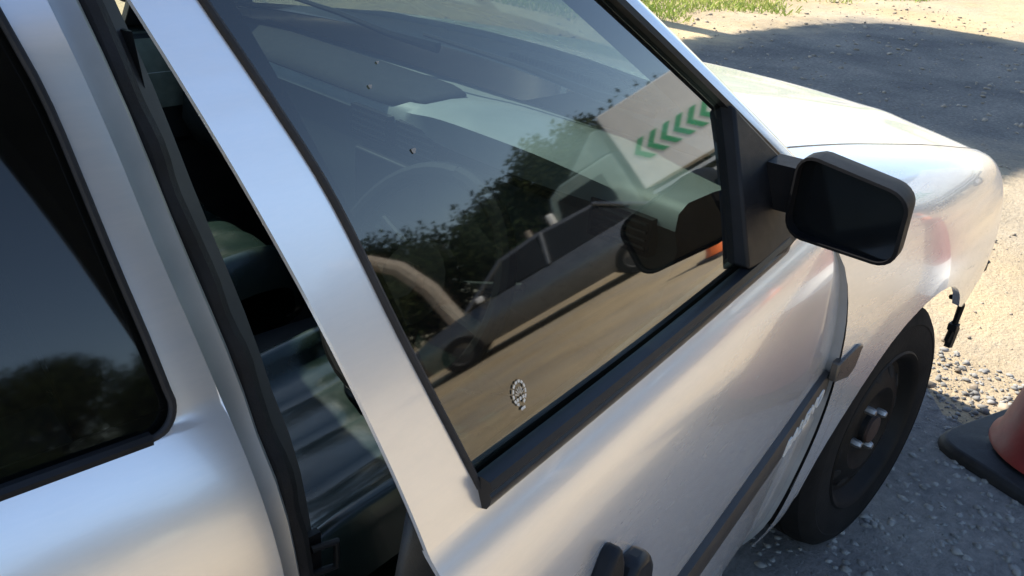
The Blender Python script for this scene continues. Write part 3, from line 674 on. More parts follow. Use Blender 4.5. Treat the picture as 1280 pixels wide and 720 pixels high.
for side in (-1, 1):
    xf = (lambda p: p) if side < 0 else mirr
    Wg = MB()
    cols = [-.335, -.30, -.27] 
    xs_ = [ARC-ARR+.0005, ARC-ARR+.004, ARC-ARR+.012, ARC-ARR+.025, ARC-ARR+.045, -.26, -.22, -.18, -.13, -.08, -.03, .02, .07, .12, .17, .21, .25, .29, .33, .37, .41, .45, .49, .53, .57, .60, .63, .66]
    nv = 26
    # rear block: between shut line and arch
    x1 = xs_[0]
    vs = []
    NB = 6
    for i in range(NB+1):
        for j in range(nv+1):
            t = j/nv
            # iterate: x depends on z at the shut line
            x = -.45
            for _ in range(4):
                yy, zz_ = wing_pt(min(x, x1-.001) if True else x, t); x = wing_rear(zz_) if zz_ < .868 else lerp(wing_rear(.868), -.60, min(1, (zz_-.868)/.075))
            xx = lerp(x, x1-.0002, i/NB); yy, zz_ = wing_pt(xx, t); vs.append((xx, -yy, zz_))
    Wg.add(vs, [(i*(nv+1)+j, i*(nv+1)+j+1, (i+1)*(nv+1)+j+1, (i+1)*(nv+1)+j) for i in range(NB) for j in range(nv)])
    vs = []
    allx = [x1-.0002] + xs_
    for x in allx:
        for j in range(nv+1):
            yy, zz_ = wing_pt(x, j/nv); vs.append((x, -yy, zz_))
    Wg.add(vs, [(i*(nv+1)+j, i*(nv+1)+j+1, (i+1)*(nv+1)+j+1, (i+1)*(nv+1)+j) for i in range(len(allx)-1) for j in range(nv)])
    # rolled lip of the arch / bottom edge and of the front edge
    lip = [(x, -wing_pt(x, 1)[0], wing_pt(x, 1)[1]) for x in allx]
    Wg.add([q for p in lip for q in (p, (p[0], p[1]+.016, p[2]+.002))], [(2*i, 2*i+2, 2*i+3, 2*i+1) for i in range(len(lip)-1)])
    fr = [(.66, -wing_pt(.66, j/nv)[0], wing_pt(.66, j/nv)[1]) for j in range(nv+1)]
    Wg.add([q for p in fr for q in (p, (p[0]+.004, p[1]+.02, p[2]-.004))], [(2*i, 2*i+2, 2*i+3, 2*i+1) for i in range(nv)])
    wing = P('front_wing', Wg, 'paint', xf=xf, sharp=50)
    Hp_ = MB(); zz_h = [.17+.68*k/24 for k in range(25)]
    Hp_.add([(wing_rear(z)+dx, -Ys(z)+d, z) for z in zz_h for dx, d in ((.001, .003), (0, .012 if z < .5 else .03), (-.05, .022 if z < .5 else .04))], [(3*j+k, 3*j+k+1, 3*j+k+4, 3*j+k+3) for j in range(24) for k in range(2)])
    P('hinge_pillar', Hp_, 'paint_dull', xf=xf)
    Lm = MB(); Lm.prism([(-.405, .572), (-.402, .606), (-.34, .622), (-.318, .616), (-.33, .575), (-.35, .562)], lambda a, b, d: (a, -.8655+d, b), .014)
    P('side_repeater', Lm, 'lens', wing, xf=xf, bevel=.003)
    # inner arch liner
    Li = MB()
    Li.grid(lambda u_, v_: (ARC+(ARR+.004)*math.cos(R(lerp(-5, 185, u_))), -lerp(.80, .52, v_), ARZ+(ARR+.004)*math.sin(R(lerp(-5, 185, u_)))) if lerp(-5, 185, u_) > 52 else (ARC+(ARR+.004)*math.cos(R(52)), -lerp(.80, .52, v_), ARZ+(ARR+.004)*math.sin(R(52))), 24, 3)
    P('arch_liner', Li, 'dark_metal', xf=xf)
    # torn bracket hanging where the bumper was fixed
    Hb = MB()
    if side < 0:
        Hb.tube([(.30, -.80, .50), (.325, -.812, .495), (.345, -.815, .47), (.35, -.812, .43), (.352, -.81, .40), (.345, -.808, .375)], [.006, .008, .008, .007, .009, .008], 7)
        Hb.box((.356, -.812, .385), (.022, .014, .05), Matrix.Rotation(R(15), 3, 'Y')); Hb.box((.345, -.812, .415), (.02, .02, .016))
    P('bumper_bracket', Hb, 'black') if side < 0 else None
    if side < 0:
        Cl = MB(); Cl.box((.655, -.752, .468), (.012, .012, .03), Matrix.Rotation(R(30), 3, 'X')); P('torn_clip', Cl, 'black')
        Cl = MB(); Cl.box((.60, -.768, .478), (.03, .008, .014)); P('torn_clip', Cl, 'black')

# ---------------- bonnet, cowl, front structure
def bon(u_, v_):
    x = lerp(-.40, .672, u_); s = 2*v_-1
    w = smooth_interp(st_x, [p[0][0] for p in st_p])(min(x, .66)) - .009; z0 = smooth_interp(st_x, [p[0][1] for p in st_p])(min(x, .66))
    xr = x + (.085*(1-s*s))*(u_**3) + (.10*(1-s*s))*((1-u_)**3)
    return (xr, s*w, z0 + .034*(1-abs(s)**2.4) - .01*max(0, u_-.93)/.07 + .004*math.exp(-((abs(s)-.62)/.08)**2))
Bo = MB(); Bo.grid(bon, 30, 40)
for v0 in (0, 1):
    Bo.grid(lambda u_, v_: (lambda p: (p[0], p[1]+(.006 if v0 == 0 else -.006)*v_, p[2]-.022*v_))(bon(u_, v0)), 30, 1)
Bo.grid(lambda u_, v_: (lambda p: (p[0]-.004*v_, p[1], p[2]-.03*v_))(bon(1, u_)), 40, 1)
Bo.grid(lambda u_, v_: (lambda p: (p[0]+.004*v_, p[1], p[2]-.02*v_))(bon(0, u_)), 40, 1)
P('bonnet', Bo, 'paint', sharp=40)
# cowl grille with slots
Co = MB()
Co.grid(lambda u_, v_: (lerp(-.61, -.405, v_)+.10*(1-(2*u_-1)**2), (2*u_-1)*lerp(.70, .688, v_), lerp(.946, .930, v_)+.018*(1-(2*u_-1)**2)-.012*math.sin(PI*v_)), 30, 6)
cowl = P('cowl_grille', Co, 'black')
Cs = MB()
for k in range(60):
    y = -.66 + k*.0105
    if abs(y) > .67: continue
    s = y/.69
    Cs.box((-.46+.10*(1-s*s), y, .930+.018*(1-s*s)), (.05, .004, .012))
P('grille_slat', Cs, 'trim_grey', cowl)['kind'] = 'stuff'
for y0, L_ in ((-.50, .52), (.05, .52)):
    Wp = MB(); q0 = ws(.5+y0/1.4, .03); 
    Wp.tube([(-.50, y0, .955), (-.545, y0+.1, .968), (-.56, y0+L_*.5, .985), (-.565, y0+L_, .992)], [.012, .008, .006, .004], 6)
    P('wiper', Wp, 'black')
Bay = MB(); Bay.box((.10, 0, .45), (.95, 1.0, .42)); P('engine_bay', Bay, 'dark_metal', bevel=.03)
Rs = MB(); Rs.box((.60, 0, .66), (.05, 1.30, .05)); Rs.box((.60, 0, .34), (.05, 1.2, .06))
for y in (-.6, -.2, .2, .6): Rs.box((.60, y, .50), (.04, .05, .30))
P('radiator_support', Rs, 'paint_dull')
Bb = MB(); Bb.box((.63, 0, .44), (.05, 1.15, .10)); P('bumper_beam', Bb, 'dark_metal', bevel=.01)
Fp = MB(); Fp.box((-1.4, 0, .19), (2.1, 1.46, .05)); P('floor_pan', Fp, 'carpet')
Fw = MB(); Fw.box((-.44, 0, .54), (.04, 1.42, .66)); P('firewall', Fw, 'carpet')

# ---------------- wheels
def wheel(x, y, side, steer=0):
    root_m = Matrix.Translation((x, y, .283)) @ Matrix.Rotation(steer, 4, 'Z') @ Matrix.Rotation(R(90 if side < 0 else -90), 4, 'X')
    # local: +z points outwards
    T = MB(); prof = [(.170, -.075), (.178, -.086), (.215, -.092), (.255, -.088), (.276, -.072), (.283, -.045)]
    for zz_ in (-.042, -.015, .015, .042):
        pass
    tread = [(.283, -.045), (.283, -.034), (.277, -.032), (.277, -.026), (.283, -.024), (.283, -.004), (.277, -.002), (.277, .004), (.283, .006), (.283, .024), (.277, .026), (.277, .032), (.283, .034)]
    prof = prof[:-1] + tread + [(.283, .045), (.276, .072), (.262, .084), (.255, .088), (.243, .0915), (.240, .0900), (.215, .092), (.19, .089), (.178, .086), (.170, .075)]
    T.lathe(prof, 72, root_m)
    tyre = P('wheel', T, 'tyre', sharp=28)
    Rm = MB()
    Rm.lathe([(.172, .076), (.181, .080), (.183, .088), (.179, .091), (.172, .088), (.166, .080), (.160, .068), (.153, .060), (.142, .059), (.118, .072), (.095, .076), (.080, .068), (.068, .062), (.045, .063), (.036, .066), (.034, .076), (.026, .080), (.0, .081)], 56, root_m)
    rim = P('steel_rim', Rm, 'steel', tyre, sharp=30)
    for k in range(12):
        Hs = MB(); a = 2*PI*k/12 + .1
        c = Vector((.129*math.cos(a), .129*math.sin(a), .0650))
        m = Matrix.Translation(c) @ Matrix.Rotation(a, 4, 'Z') @ Matrix.Rotation(R(25), 4, 'Y')
        Hs.lathe([(.0, .003), (.0135, .003), (.0155, .0015), (.0165, -.002)], 14, root_m @ m)
        P('rim_slot', Hs, 'hole', tyre)
    for k in range(4):
        a = R(20+90*k); Nt = MB(); Nt.lathe([(.0088, .058), (.0088, .078), (.006, .084), (0, .085)], 6, root_m @ Matrix.Translation((.052*math.cos(a), .052*math.sin(a), 0)))
        P('lug_nut', Nt, 'nut', tyre)
    Hb = MB(); Hb.lathe([(.034, .066), (.030, .083), (.02, .086), (0, .086)], 24, root_m); P('hub_cap', Hb, 'rust', tyre)
    Dr = MB(); Dr.lathe([(.15, -.07), (.16, .02), (.03, .02)], 40, root_m); P('brake_drum', Dr, 'dark_metal', tyre)
wheel(-.005, -.735, -1, R(0)); wheel(-.005, .735, 1); wheel(-2.48, -.735, -1); wheel(-2.48, .735, 1)

# ---------------- interior
def loft_dash(rows):
    D = MB()
    # profile (x,z) from windscreen base to knee, varied along y
    def prof(y):
        b = math.exp(-((y+.36)/.20)**4)      # instrument hood in front of the driver (right side)
        return [(-.47, .893), (-.55, .903+.01*b), (-.63, .905+.02*b), (-.692-.03*b, .901+.026*b), (-.712-.045*b, .888+.030*b), (-.714-.02*b, .862), (-.70+.01*b, .83), (-.72, .76), (-.73, .68), (-.70, .62), (-.62, .55)]
    n = 40; vs = []
    for i in range(n+1):
        y = lerp(-.71, .71, i/n); e = 1 - .02*0
        for (x, z) in prof(y): vs.append((x, y, z))
    k = 11
    D.add(vs, [(i*k+j, i*k+j+1, (i+1)*k+j+1, (i+1)*k+j) for i in range(n) for j in rows])
    return D
dash = P('dashboard', loft_dash(range(5)), 'vinyl', sharp=60)
P('dash_lower_panel', loft_dash(range(5, 10)), 'dash_low', dash, sharp=60)
Dm = MB(); mp_ = [(-.560, .913), (-.63, .911), (-.690, .9075), (-.716, .893)]  # added dark sheet standing in for shade on the passenger side of the dash
Dm.add([(x + (.05*max(0, 1-(v/.12))**2 if k == 3 else (.03*max(0, 1-(v/.12))**2 if k == 0 else 0))*(-1 if k == 0 else 1), y, z) for v in [q_/24 for q_ in range(25)] for y in [lerp(-.135, .69, v)] for k, (x, z) in enumerate(mp_)], [(4*i+k, 4*i+k+1, 4*i+k+5, 4*i+k+4) for i in range(24) for k in range(3)])
P('dash_shade_sheet', Dm, 'carpet', dash, solid=.004)
for (yv, zv) in ((-.155, .845), (-.02, .845), (-.62, .842), (.60, .842)):
    V = MB()
    for s in range(4): V.box((-.722, yv, zv-.018+s*.012), (.012, .10, .004), Matrix.Rotation(R(20), 3, 'Y'))
    V.box((-.716, yv, zv+.026), (.02, .115, .006)); V.box((-.716, yv, zv-.026), (.02, .115, .006))
    V.box((-.716, yv-.055, zv), (.02, .006, .05)); V.box((-.716, yv+.055, zv), (.02, .006, .05))
    P('air_vent', V, 'black', dash)
Rd = MB(); Rd.box((-.728, -.085, .745), (.02, .19, .11)); P('radio', Rd, 'black', dash, bevel=.004)
Kn = MB()
for y in (-.15, -.085, -.02):
    Kn = MB(); Kn.lathe([(.014, 0), (.013, .018), (0, .019)], 14, Matrix.Translation((-.732, y, .66)) @ Matrix.Rotation(R(-90), 4, 'Y')); P('control_knob', Kn, 'chrome', dash)
Gc = MB(); Gc.box((-.712, -.36, .872), (.01, .26, .07)); P('instrument_cluster', Gc, 'trim', dash)
Cn = MB(); Cn.box((-1.15, 0, .30), (.75, .20, .22)); Cn.tube([(-1.02, -.0, .40), (-1.03, 0, .55)], .009, 8); Cn.tube([(-1.03, 0, .53), (-1.03, 0, .58)], .022, 10)
P('centre_console', Cn, 'vinyl_dark', bevel=.02)
# steering wheel
SW = Matrix.Translation((-.90, -.36, .70)) @ Matrix.Rotation(R(-60), 4, 'Y')
Sw = MB(); Sw.tube([SW @ Vector((.185*math.cos(2*PI*k/40), .185*math.sin(2*PI*k/40), 0)) for k in range(41)], .0165, 10, caps=False)
stw = P('steering_wheel', Sw, 'mirror_black')
Sp = MB()
for a in (R(95), R(-95), R(160), R(-160)):
    Sp.tube([SW @ Vector((.05*math.cos(a), .05*math.sin(a), -.02)), SW @ Vector((.18*math.cos(a), .18*math.sin(a), 0))], .014, 8, flat=.5)
Sp.lathe([(.075, .0), (.07, .03), (.0, .035)], 20, SW @ Matrix.Translation((0, 0, -.03))); Sp.tube([SW @ Vector((0, 0, .02)), SW @ Vector((.0, 0, -.2))], .03, 10)
P('wheel_spokes', Sp, 'mirror_black', stw)
for q in (-1, 1):
    Stk = MB(); Stk.tube([SW @ Vector((.03, q*.05, -.06)), SW @ Vector((.07, q*.17, -.05))], .007, 8); P('column_stalk', Stk, 'black')
# seats
def cushion(c, d, rot, puff=.03, seams=5):
    m = MB(); L, Wd, H = d
    def fn(u_, v_):
        # closed section around x (u), across y (v)
        s = 2*v_-1; a = 2*PI*u_
        ex = math.copysign(abs(math.cos(a))**.45, math.cos(a)); ez = math.copysign(abs(math.sin(a))**.55, math.sin(a))
        e = (1-abs(s)**6)**.4 if abs(s) < 1 else 0.0
        e2 = .55+.45*e
        bol = puff*(math.exp(-((abs(s)-.80)/.13)**2))
        pl = .008*abs(math.sin(2.5*PI*s))**.5 - .004 + .004*math.sin(9*ex+3*s)*math.sin(7*s+2)
        z = ez*H/2*e2
        if ez > 0: z += bol*ez + pl*(1 if abs(s) < .6 else .2)
        return Vector(c) + rot @ Vector((ex*L/2*(.8+.2*e), s*Wd/2, z))
    m.grid(fn, 40, 40, closed_u=True)
    return m
for y0 in (-.37, .37):
    st = P('front_seat', cushion((-1.02, y0, .42), (.54, .50, .16), Matrix.Rotation(R(-8), 3, 'Y'), .05), 'leather', sharp=70)
    P('backrest', cushion((-1.375, y0, .71), (.60, .48, .13), Matrix.Rotation(R(74), 3, 'Y'), .035, 6), 'leather', st, sharp=70)
    P('headrest', cushion((-1.475, y0, 1.085), (.17, .27, .09), Matrix.Rotation(R(78), 3, 'Y'), .0, 1), 'leather', st, sharp=70)
    for s in (-.06, .06):
        Hp = MB(); Hp.tube([(-1.455, y0+s, .96), (-1.472, y0+s, 1.07)], .006, 8); P('headrest_post', Hp, 'chrome', st)
rs = P('rear_seat', cushion((-2.10, 0, .42), (.52, 1.24, .16), Matrix.Rotation(R(-6), 3, 'Y'), .02), 'leather', sharp=70)
P('backrest', cushion((-2.36, 0, .72), (.62, 1.24, .14), Matrix.Rotation(R(68), 3, 'Y'), .02), 'leather', rs, sharp=70)
Im = MB(); Im.box((-1.0, 0, 1.25), (.02, .22, .06)); Im.tube([(-1.0, 0, 1.27), (-1.02, 0, 1.34)], .008, 8)
P('interior_mirror', Im, 'black', bevel=.008)

# ================================================================== TRAFFIC CONES
def cone(name, loc, rz, m, label, h=.72, tilt=None):
    t = tag(empty(name, loc, rz), label, 'traffic cone', 'traffic cones by the cars')
    B = MB(); s = .235
    pts = []
    for (cx, cy, s0) in ((s-.07, s-.07, 0), (-s+.07, s-.07, 90), (-s+.07, -s+.07, 180), (s-.07, -s+.07, 270)):
        for k in range(4):
            a = R(s0+30*k); pts.append((cx+.07*math.cos(a), cy+.07*math.sin(a)))
    n = len(pts); rings = [(1.0, .0), (1.0, .022), (.96, .036), (.66, .042), (.62, .05)]
    vs = [(x*q, y*q, z) for q, z in rings for x, y in pts]
    fs = [(i*n+k, i*n+(k+1) % n, (i+1)*n+(k+1) % n, (i+1)*n+k) for i in range(len(rings)-1) for k in range(n)] + [tuple(range((len(rings)-1)*n, len(rings)*n)), tuple(range(n-1, -1, -1))]
    B.add(vs, fs); B.build('cone_base', 'rubber', t, bevel=.004)
    C = MB(); C.lathe([(.188, .050), (.186, .06), (.172, .075), (.036, h-.01), (.030, h), (.024, h), (.022, h-.02)], 40); C.build('cone_body', m, t)
    def rad(z): return lerp(.172, .036, (z-.075)/(h-.085))
    Bd = MB(); Bd.lathe([(rad(.40)+.002, .40), (rad(.52)+.002, .52)], 40); Bd.build('reflective_band', 'band', t)
    return t
cone('traffic_cone', (.680, -1.075, 0), R(-15), 'cone', 'faded red traffic cone on a black rubber base beside the front wheel')
cone('traffic_cone', (7.2, -3.25, 0), R(40), 'cone_orange', 'bright orange and white cone out on the sunlit sand, mirrored in the door window')

# ================================================================== PARKED GREY HATCHBACK (seen in the window's reflection)
def hatch(loc, rz):
    t = tag(empty('parked_car', loc, rz), 'grey hatchback parked before the trees, mirrored in the front door window', 'car')
    # x forward, sections of half width / heights
    xs_ = [-1.95, -1.9, -1.75, -1.4, -1.0, -.5, 0, .5, .75, 1.1, 1.5, 1.8, 1.95]
    belt = [.75, .85, .92, .93, .92, .90, .88, .87, .86, .84, .78, .70, .60]
    hw = [.70, .76, .80, .83, .84, .85, .85, .85, .85, .84, .82, .76, .66]
    Bd = MB(); k = 8; vs = []
    for x, b, w in zip(xs_, belt, hw):
        for (fy, z) in ((0, .22), (.92, .22), (1, .35), (1.0, .6), (.97, b-.06), (.92, b), (.6, b+.015), (0, b+.02)): vs.append((x, fy*w, z))
    for s in (1, -1):
        Bd.add([(x, s*y, z) for x, y, z in vs], [(i*k+j, i*k+j+1, (i+1)*k+j+1, (i+1)*k+j) for i in range(len(xs_)-1) for j in range(k-1)] + [tuple(range(k)), tuple((len(xs_)-1)*k+j for j in range(k))])
    Bd.build('body', 'grey_paint', t, sharp=45)
    Rf_ = MB(); prof = [(.95, .87, .74), (.25, 1.40, .60), (-.3, 1.47, .58), (-1.1, 1.43, .57), (-1.75, .93, .72)]
    for s in (1, -1):
        Rf_.add([q for x, z, w in prof for q in ((x, 0, z+.02 if z > 1 else z), (x, s*w, z))], [(2*i, 2*i+1, 2*i+3, 2*i+2) for i in range(4)])
    roof_f = MB()
    for s in (1, -1):
        roof_f.add([q for x, z, w in prof[1:4] for q in ((x, 0, z+.02), (x, s*w, z), (x-.02, s*(w+.035), z-.06))], [(3*i+j, 3*i+j+1, 3*i+j+4, 3*i+j+3) for i in range(2) for j in range(2)])
        for (xa, za, wa), (xb, zb, wb) in ((prof[0], prof[1]), (prof[3], prof[4])):
            roof_f.tube([(xa, s*(wa+.04), za), (xb, s*(wb+.02), zb-.03)], .035, 8)
        roof_f.tube([(-.25, s*.80, .90), (-.35, s*.61, 1.43)], .035, 8)
    roof_f.build('roof', 'grey_paint', t)
    for (xa, za, wa), (xb, zb, wb), nm in ((prof[0], prof[1], 'windscreen'), (prof[3], prof[4], 'rear_window')):
        G = MB(); G.add([(xa, -wa, za), (xa, wa, za), (xb, wb, zb), (xb, -wb, zb)], [(0,1,2,3)]); G.build(nm, 'trim', t)
    for s in (1, -1):
        for pts in ([(.80, .89), (.22, 1.38), (-.28, 1.42), (-.22, .91)], [(-.30, .91), (-.36, 1.42), (-1.08, 1.38), (-1.55, .95)]):
            G = MB(); G.add([(x, s*(lerp(.80, .595, (z-.89)/.53)), z) for x, z in pts], [(0,1,2,3)]); G.build('side_window', 'trim', t)
        Mr = MB(); Mr.box((.70, s*.93, .95), (.10, .16, .10)); Mr.build('side_mirror', 'white_lens', t, bevel=.02)
        Hl_ = MB(); Hl_.box((1.85, s*.58, .66), (.16, .26, .13)); Hl_.build('headlight', 'white_lens', t, bevel=.03)
        for x in (1.22, -1.25):
            Wm = Matrix.Translation((x, s*.76, .29)) @ Matrix.Rotation(R(-90*s), 4, 'X')
            Ty = MB(); Ty.lathe([(.17, -.08), (.27, -.085), (.29, -.05), (.29, .07), (.27, .095), (.18, .10)], 28, Wm); w_ = Ty.build('wheel', 'tyre', t)
            Ri = MB(); Ri.lathe([(.18, .095), (.16, .07), (.05, .08), (0, .085)], 20, Wm); Ri.build('rim', 'dark_metal', w_)
    return t
hatch((11.3, -7.4, 0), R(64+180)).scale = (1.2, 1.2, 1.2)

# ================================================================== WHITE BOX LORRY with green chevrons (reflection)
def lorry(loc, rz):
    # local: y is the long axis (front at -y), the chevron side faces -x
    t = tag(empty('lorry', loc, rz), 'white box lorry with green chevrons along its side, mirrored in the door window', 'lorry')
    B = MB(); B.box((1.15, 2.0, 2.62), (2.3, 6.4, 2.25)); B.build('cargo_box', 'truck_white', t, bevel=.03)
    for k in range(9):
        y0 = -1.0 + k*.285; zc = 2.42; h_ = .29; wd = .14; sl = .21
        Cv = MB()
        Cv.prism([(y0, zc), (y0+sl, zc+h_), (y0+sl+wd, zc+h_), (y0+wd, zc), (y0+sl+wd, zc-h_), (y0+sl, zc-h_)], lambda a, b, d: (-.012+d, a, b), .01)
        Cv.build('chevron', 'truck_green', t)
    for z in (1.30, 1.05):
        Rl = MB(); Rl.box((.02, 2.0, z), (.05, 6.2, .09)); Rl.build('side_rail', 'alu', t)
    Ch = MB(); Ch.box((1.15, 1.2, .85), (.9, 8.0, .22)); Ch.box((.55, 1.2, .72), (.5, 1.2, .5)); Ch.build('chassis', 'dark_metal', t)
    C = MB(); pr = [(-1.35, .7), (-3.2, .7), (-3.25, 1.5), (-2.95, 2.55), (-2.6, 2.75), (-1.35, 2.8)]
    C.prism(pr, lambda a, b, d: (.05+d, a, b), 2.15); cab = C.build('cab', 'truck_cab', t, bevel=.06)
    Df = MB(); Df.prism([(-1.35, 2.8), (-2.4, 2.8), (-1.5, 3.5), (-1.35, 3.5)], lambda a, b, d: (.15+d, a, b), 1.95); Df.build('wind_deflector', 'truck_cab', t, bevel=.04)
    G = MB(); G.prism([(-1.75, 1.65), (-3.0, 1.6), (-2.8, 2.4), (-1.75, 2.45)], lambda a, b, d: (.035+d, a, b), .03); G.build('cab_window', 'trim', t)
    Ws_ = MB(); Ws_.box((1.12, -3.16, 2.05), (1.8, .03, .8), Matrix.Rotation(R(-16), 3, 'X')); Ws_.build('cab_windscreen', 'trim', t)
    Mr = MB(); Mr.box((-.18, -3.05, 2.0), (.2, .12, .42)); Mr.build('cab_mirror', 'truck_white', t, bevel=.03)
    Hd = MB(); Hd.box((.35, -3.26, .95), (.35, .05, .22)); Hd.build('headlight', 'white_lens', t, bevel=.02)
    for y in (-2.3, 3.6):
        for x in (.2, 2.1):
            Wm = Matrix.Translation((x, y, .48)) @ Matrix.Rotation(R(90), 4, 'Y')
            Ty = MB(); Ty.lathe([(.28, -.13), (.46, -.13), (.48, -.08), (.48, .08), (.46, .13), (.28, .13)], 28, Wm); w_ = Ty.build('wheel', 'tyre', t)
            Ri = MB(); Ri.lathe([(.28, -.13), (.24, -.05), (.1, -.10), (0, -.10)], 20, Wm); Ri.build('rim', 'alu', w_)
    return t
lorry((16.7, -5.62, 0), R(-10)).scale = (1.06, 1.06, 1.06)

# ================================================================== TREES
def leaf_cloud(mb, c, rad, n, size, power=2.0, clumps=0, shell=.55):
    c = np.array(c); rad = np.array(rad)
    P_ = []
    cl = None
    if clumps:
        d = rng.normal(size=(clumps, 3)); d /= np.linalg.norm(d, axis=1)[:, None]
        cl = d*(rng.uniform(.35, .85, (clumps, 1)))
    while len(P_) < n:
        if clumps:
            k = rng.integers(clumps); p = cl[k] + rng.normal(size=3)*.17
            if np.sum(np.abs(p)**power) > 1.08: continue
        else:
            p = rng.uniform(-1, 1, 3); q = np.sum(np.abs(p)**power)
            if q > 1 or (q < shell and rng.random() < .5): continue
        P_.append(c + p*rad)
    P_ = np.array(P_)
    a = rng.normal(size=(n, 3)); a /= np.linalg.norm(a, axis=1)[:, None]
    b = np.cross(a, rng.normal(size=(n, 3))); b /= np.linalg.norm(b, axis=1)[:, None]
    s = size*rng.uniform(.6, 1.4, (n, 1))
    V = np.stack([P_-a*s-b*s*.15, P_-b*s*.5, P_+a*s, P_+b*s*.5], 1).reshape(-1, 3)
    o = len(mb.v); mb.v += [tuple(x) for x in V.tolist()]; mb.f += [(o+4*i, o+4*i+1, o+4*i+2, o+4*i+3) for i in range(n)]
def tree(name, x, y, h, rad, n, label, group, leafm='leaf', size=.16, barkm='bark', trunk_h=None, clumps=14, zfr=None):
    t = tag(empty(name, (x, y, 0)), label, 'tree', group)
    T = MB(); th = trunk_h or h*.45
    lean = rng.uniform(-.3, .3, 2)
    T.tube([(0, 0, -.05), (lean[0]*.2, lean[1]*.2, th*.5), (lean[0]*.6, lean[1]*.6, th), (lean[0], lean[1], h*.8)], [.045*h*.55, .036*h*.55, .028*h*.55, .01*h], 9)
    for k in range(5):
        a = rng.uniform(0, 2*PI); z0 = th*rng.uniform(.7, 1.1); L = rad*rng.uniform(.5, .8)
        T.tube([(lean[0]*.5, lean[1]*.5, z0), (L*.5*math.cos(a), L*.5*math.sin(a), z0+.25*h*.6), (L*math.cos(a), L*math.sin(a), z0+.25*h)], [.014*h, .009*h, .004*h], 6)
    T.build('trunk', barkm, t)
    C = MB(); leaf_cloud(C, (0, 0, h*(.62 if zfr is None else zfr[0])), (rad, rad, h*(.40 if zfr is None else zfr[1])), n, size, clumps=clumps)
    C.build('crown', leafm, t, merge=False)
    return t
first = None
k = 0
TL = 'dark leafy tree in the row beyond the yard, mirrored in the car windows'
for az in range(-112, -2, 6):
    d = rng.uniform(27, 38); a = R(az + rng.uniform(-1.5, 1.5)); h = d*math.tan(R(rng.uniform(8.5, 11.5)))+1
    tree('tree', -1.2+d*math.cos(a), -.8+d*math.sin(a), h, h*rng.uniform(.42, .55), 21000, TL, 'trees along the far side of the yard', 'leaf' if k % 3 else 'leaf2', .125, clumps=40, zfr=(.53, .52)); k += 1
# a bare pale trunk standing before the row
Pt = tag(empty('bare_tree', (19.4, -11.2, 0)), 'thin pale bare trunk standing upright behind the grey hatchback', 'tree trunk')
Tm = MB(); Tm.tube([(0, 0, -.05), (.05, .02, 1.2), (-.05, .1, 2.5)], [.12, .10, .08], 10); Tm.build('trunk', 'pale_bark', Pt)

Lt = tag(empty('leaning_tree', (16.35, -12.3, 0)), 'pale curved bare trunk leaning over beside the grey hatchback', 'tree trunk')
Tm = MB(); Tm.tube([(0, 0, -.05), (-.04, -.01, .95), (-.15, -.15, 2.27), (-.37, -.42, 3.34), (-.67, -.82, 3.98), (-1.2, -1.5, 4.5)], [.24, .22, .22, .21, .20, .16], 10); Tm.build('trunk', 'pale_bark', Lt)

# tree added out of view, its flat crown shaped to throw the shade patch
ft = tag(empty('added_shade_tree', (5.15, 7.2, 0)), 'added flat topped tree out of view, shaped to cast the broad dark shade ahead', 'tree')
T = MB(); T.tube([(0, 0, -.05), (-.1, -.1, 1.6), (-.2, -.3, 3.6), (-.2, -.4, 5.3)], [.24, .19, .15, .06], 12)
for k in range(9):
    a = 2*PI*k/9; T.tube([(-.2, -.35, 4.3+.1*(k % 3)), (-.2+1.1*math.cos(a), -.4+.6*math.sin(a), 5.0), (-.2+2.0*math.cos(a), -.5+1.0*math.sin(a), 5.4)], [.08, .05, .02], 7)
T.build('trunk', 'bark', ft)
C = MB(); leaf_cloud(C, (-.95, -.62, 5.5), (3.4, 1.34, .40), 98000, .10, power=3.5, shell=0)
C.build('crown', 'leaf', ft, merge=False)

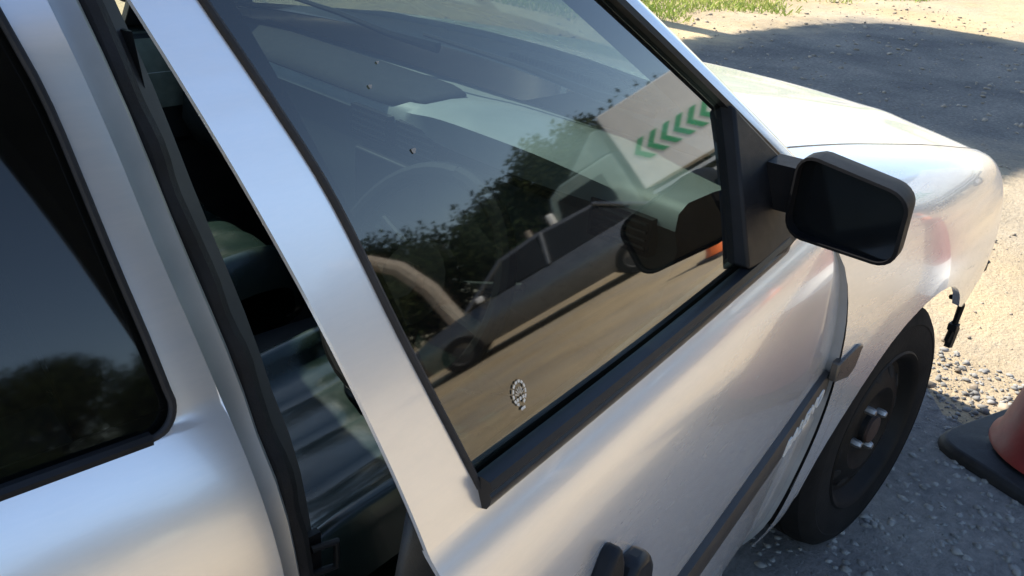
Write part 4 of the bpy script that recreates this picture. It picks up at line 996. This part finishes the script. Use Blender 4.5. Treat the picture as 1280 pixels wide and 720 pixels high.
# ================================================================== STONES, GRASS
def stones(n, xr, yr, smin, smax, reject=None):
    mb = MB(); base = []
    ico = bmesh.new(); bmesh.ops.create_icosphere(ico, subdivisions=1, radius=1); ico.verts.ensure_lookup_table()
    bv = np.array([v.co[:] for v in ico.verts]); bf = [tuple(v.index for v in fc.verts) for fc in ico.faces]; ico.free()
    cnt = 0
    while cnt < n:
        x = rng.uniform(*xr); y = rng.uniform(*yr)
        if reject and reject(x, y): continue
        s = smin*(smax/smin)**(rng.random()**2.2)
        q = bv*(1+.28*rng.normal(size=(len(bv), 1)))*np.array([rng.uniform(.7, 1.3), rng.uniform(.7, 1.3), rng.uniform(.45, .8)])*s
        a = rng.uniform(0, 2*PI); c_, s_ = math.cos(a), math.sin(a)
        q = q @ np.array([[c_, -s_, 0], [s_, c_, 0], [0, 0, 1]]) + np.array([x, y, s*.25])
        o = len(mb.v); mb.v += [tuple(p) for p in q.tolist()]; mb.f += [(o+a_, o+b_, o+c2) for a_, b_, c2 in bf]; cnt += 1
    return mb
tag(stones(13000, (-.6, 1.1), (-1.9, -.35), .002, .013).build('gravel', 'stone_grey', merge=False, sharp=25), 'loose grey gravel around the front wheel and cone', 'gravel', kind='stuff')
tag(stones(3200, (.4, 9.5), (-1.6, 4.5), .004, .022).build('stones', 'stone_tan', merge=False, sharp=25), 'small brown stones strewn over the sand ahead of the car', 'stones', kind='stuff')
# grey gravel sheet by the car, 4 mm above the sand
Gs = MB(); N = 44; vs = [(-.6, -1.1, .004)]
for k in range(N):
    a = 2*PI*k/N; rr = 1+.10*math.sin(3*a+1)+.06*math.sin(7*a)+.03*math.sin(13*a+2)
    vs.append((-1.4+2.35*rr*math.cos(a), -.3+1.75*rr*math.sin(a), .004))
Gs.add(vs, [(0, 1+k, 1+(k+1) % N) for k in range(N)])
tag(Gs.build('gravel_ground', 'gravel'), 'grey gravel apron under and beside the silver car', 'gravel', kind='structure')
# grass
def grass(n):
    mb = MB(); cnt = 0
    while cnt < n:
        x = rng.uniform(4.5, 14); y = rng.uniform(3.2, 9)
        edge = 3.55 + .25*math.sin(x*1.7) + .18*math.sin(x*4.1+1) + max(0, x-7)*-.10
        if y < edge + rng.exponential(.25): continue
        if math.sin(x*2.1+y*1.3)+math.sin(x*.9-y*2.2) < -1.1: continue
        h = rng.uniform(.025, .07); a = rng.uniform(0, 2*PI); w = .006; dx, dy = math.cos(a), math.sin(a)
        lx, ly = rng.normal(0, .02, 2)
        o = len(mb.v); mb.v += [(x-dx*w, y-dy*w, 0), (x+dx*w, y+dy*w, 0), (x+lx+dx*w*.4, y+ly+dy*w*.4, h), (x+lx*1.5, y+ly*1.5, h*1.1)]; mb.f += [(o, o+1, o+2), (o, o+2, o+3)]; cnt += 1
    return mb
tag(grass(42000).build('grass', 'grass', merge=False), 'thin yellow green grass at the edge of the sand beyond the shade', 'grass', kind='stuff')
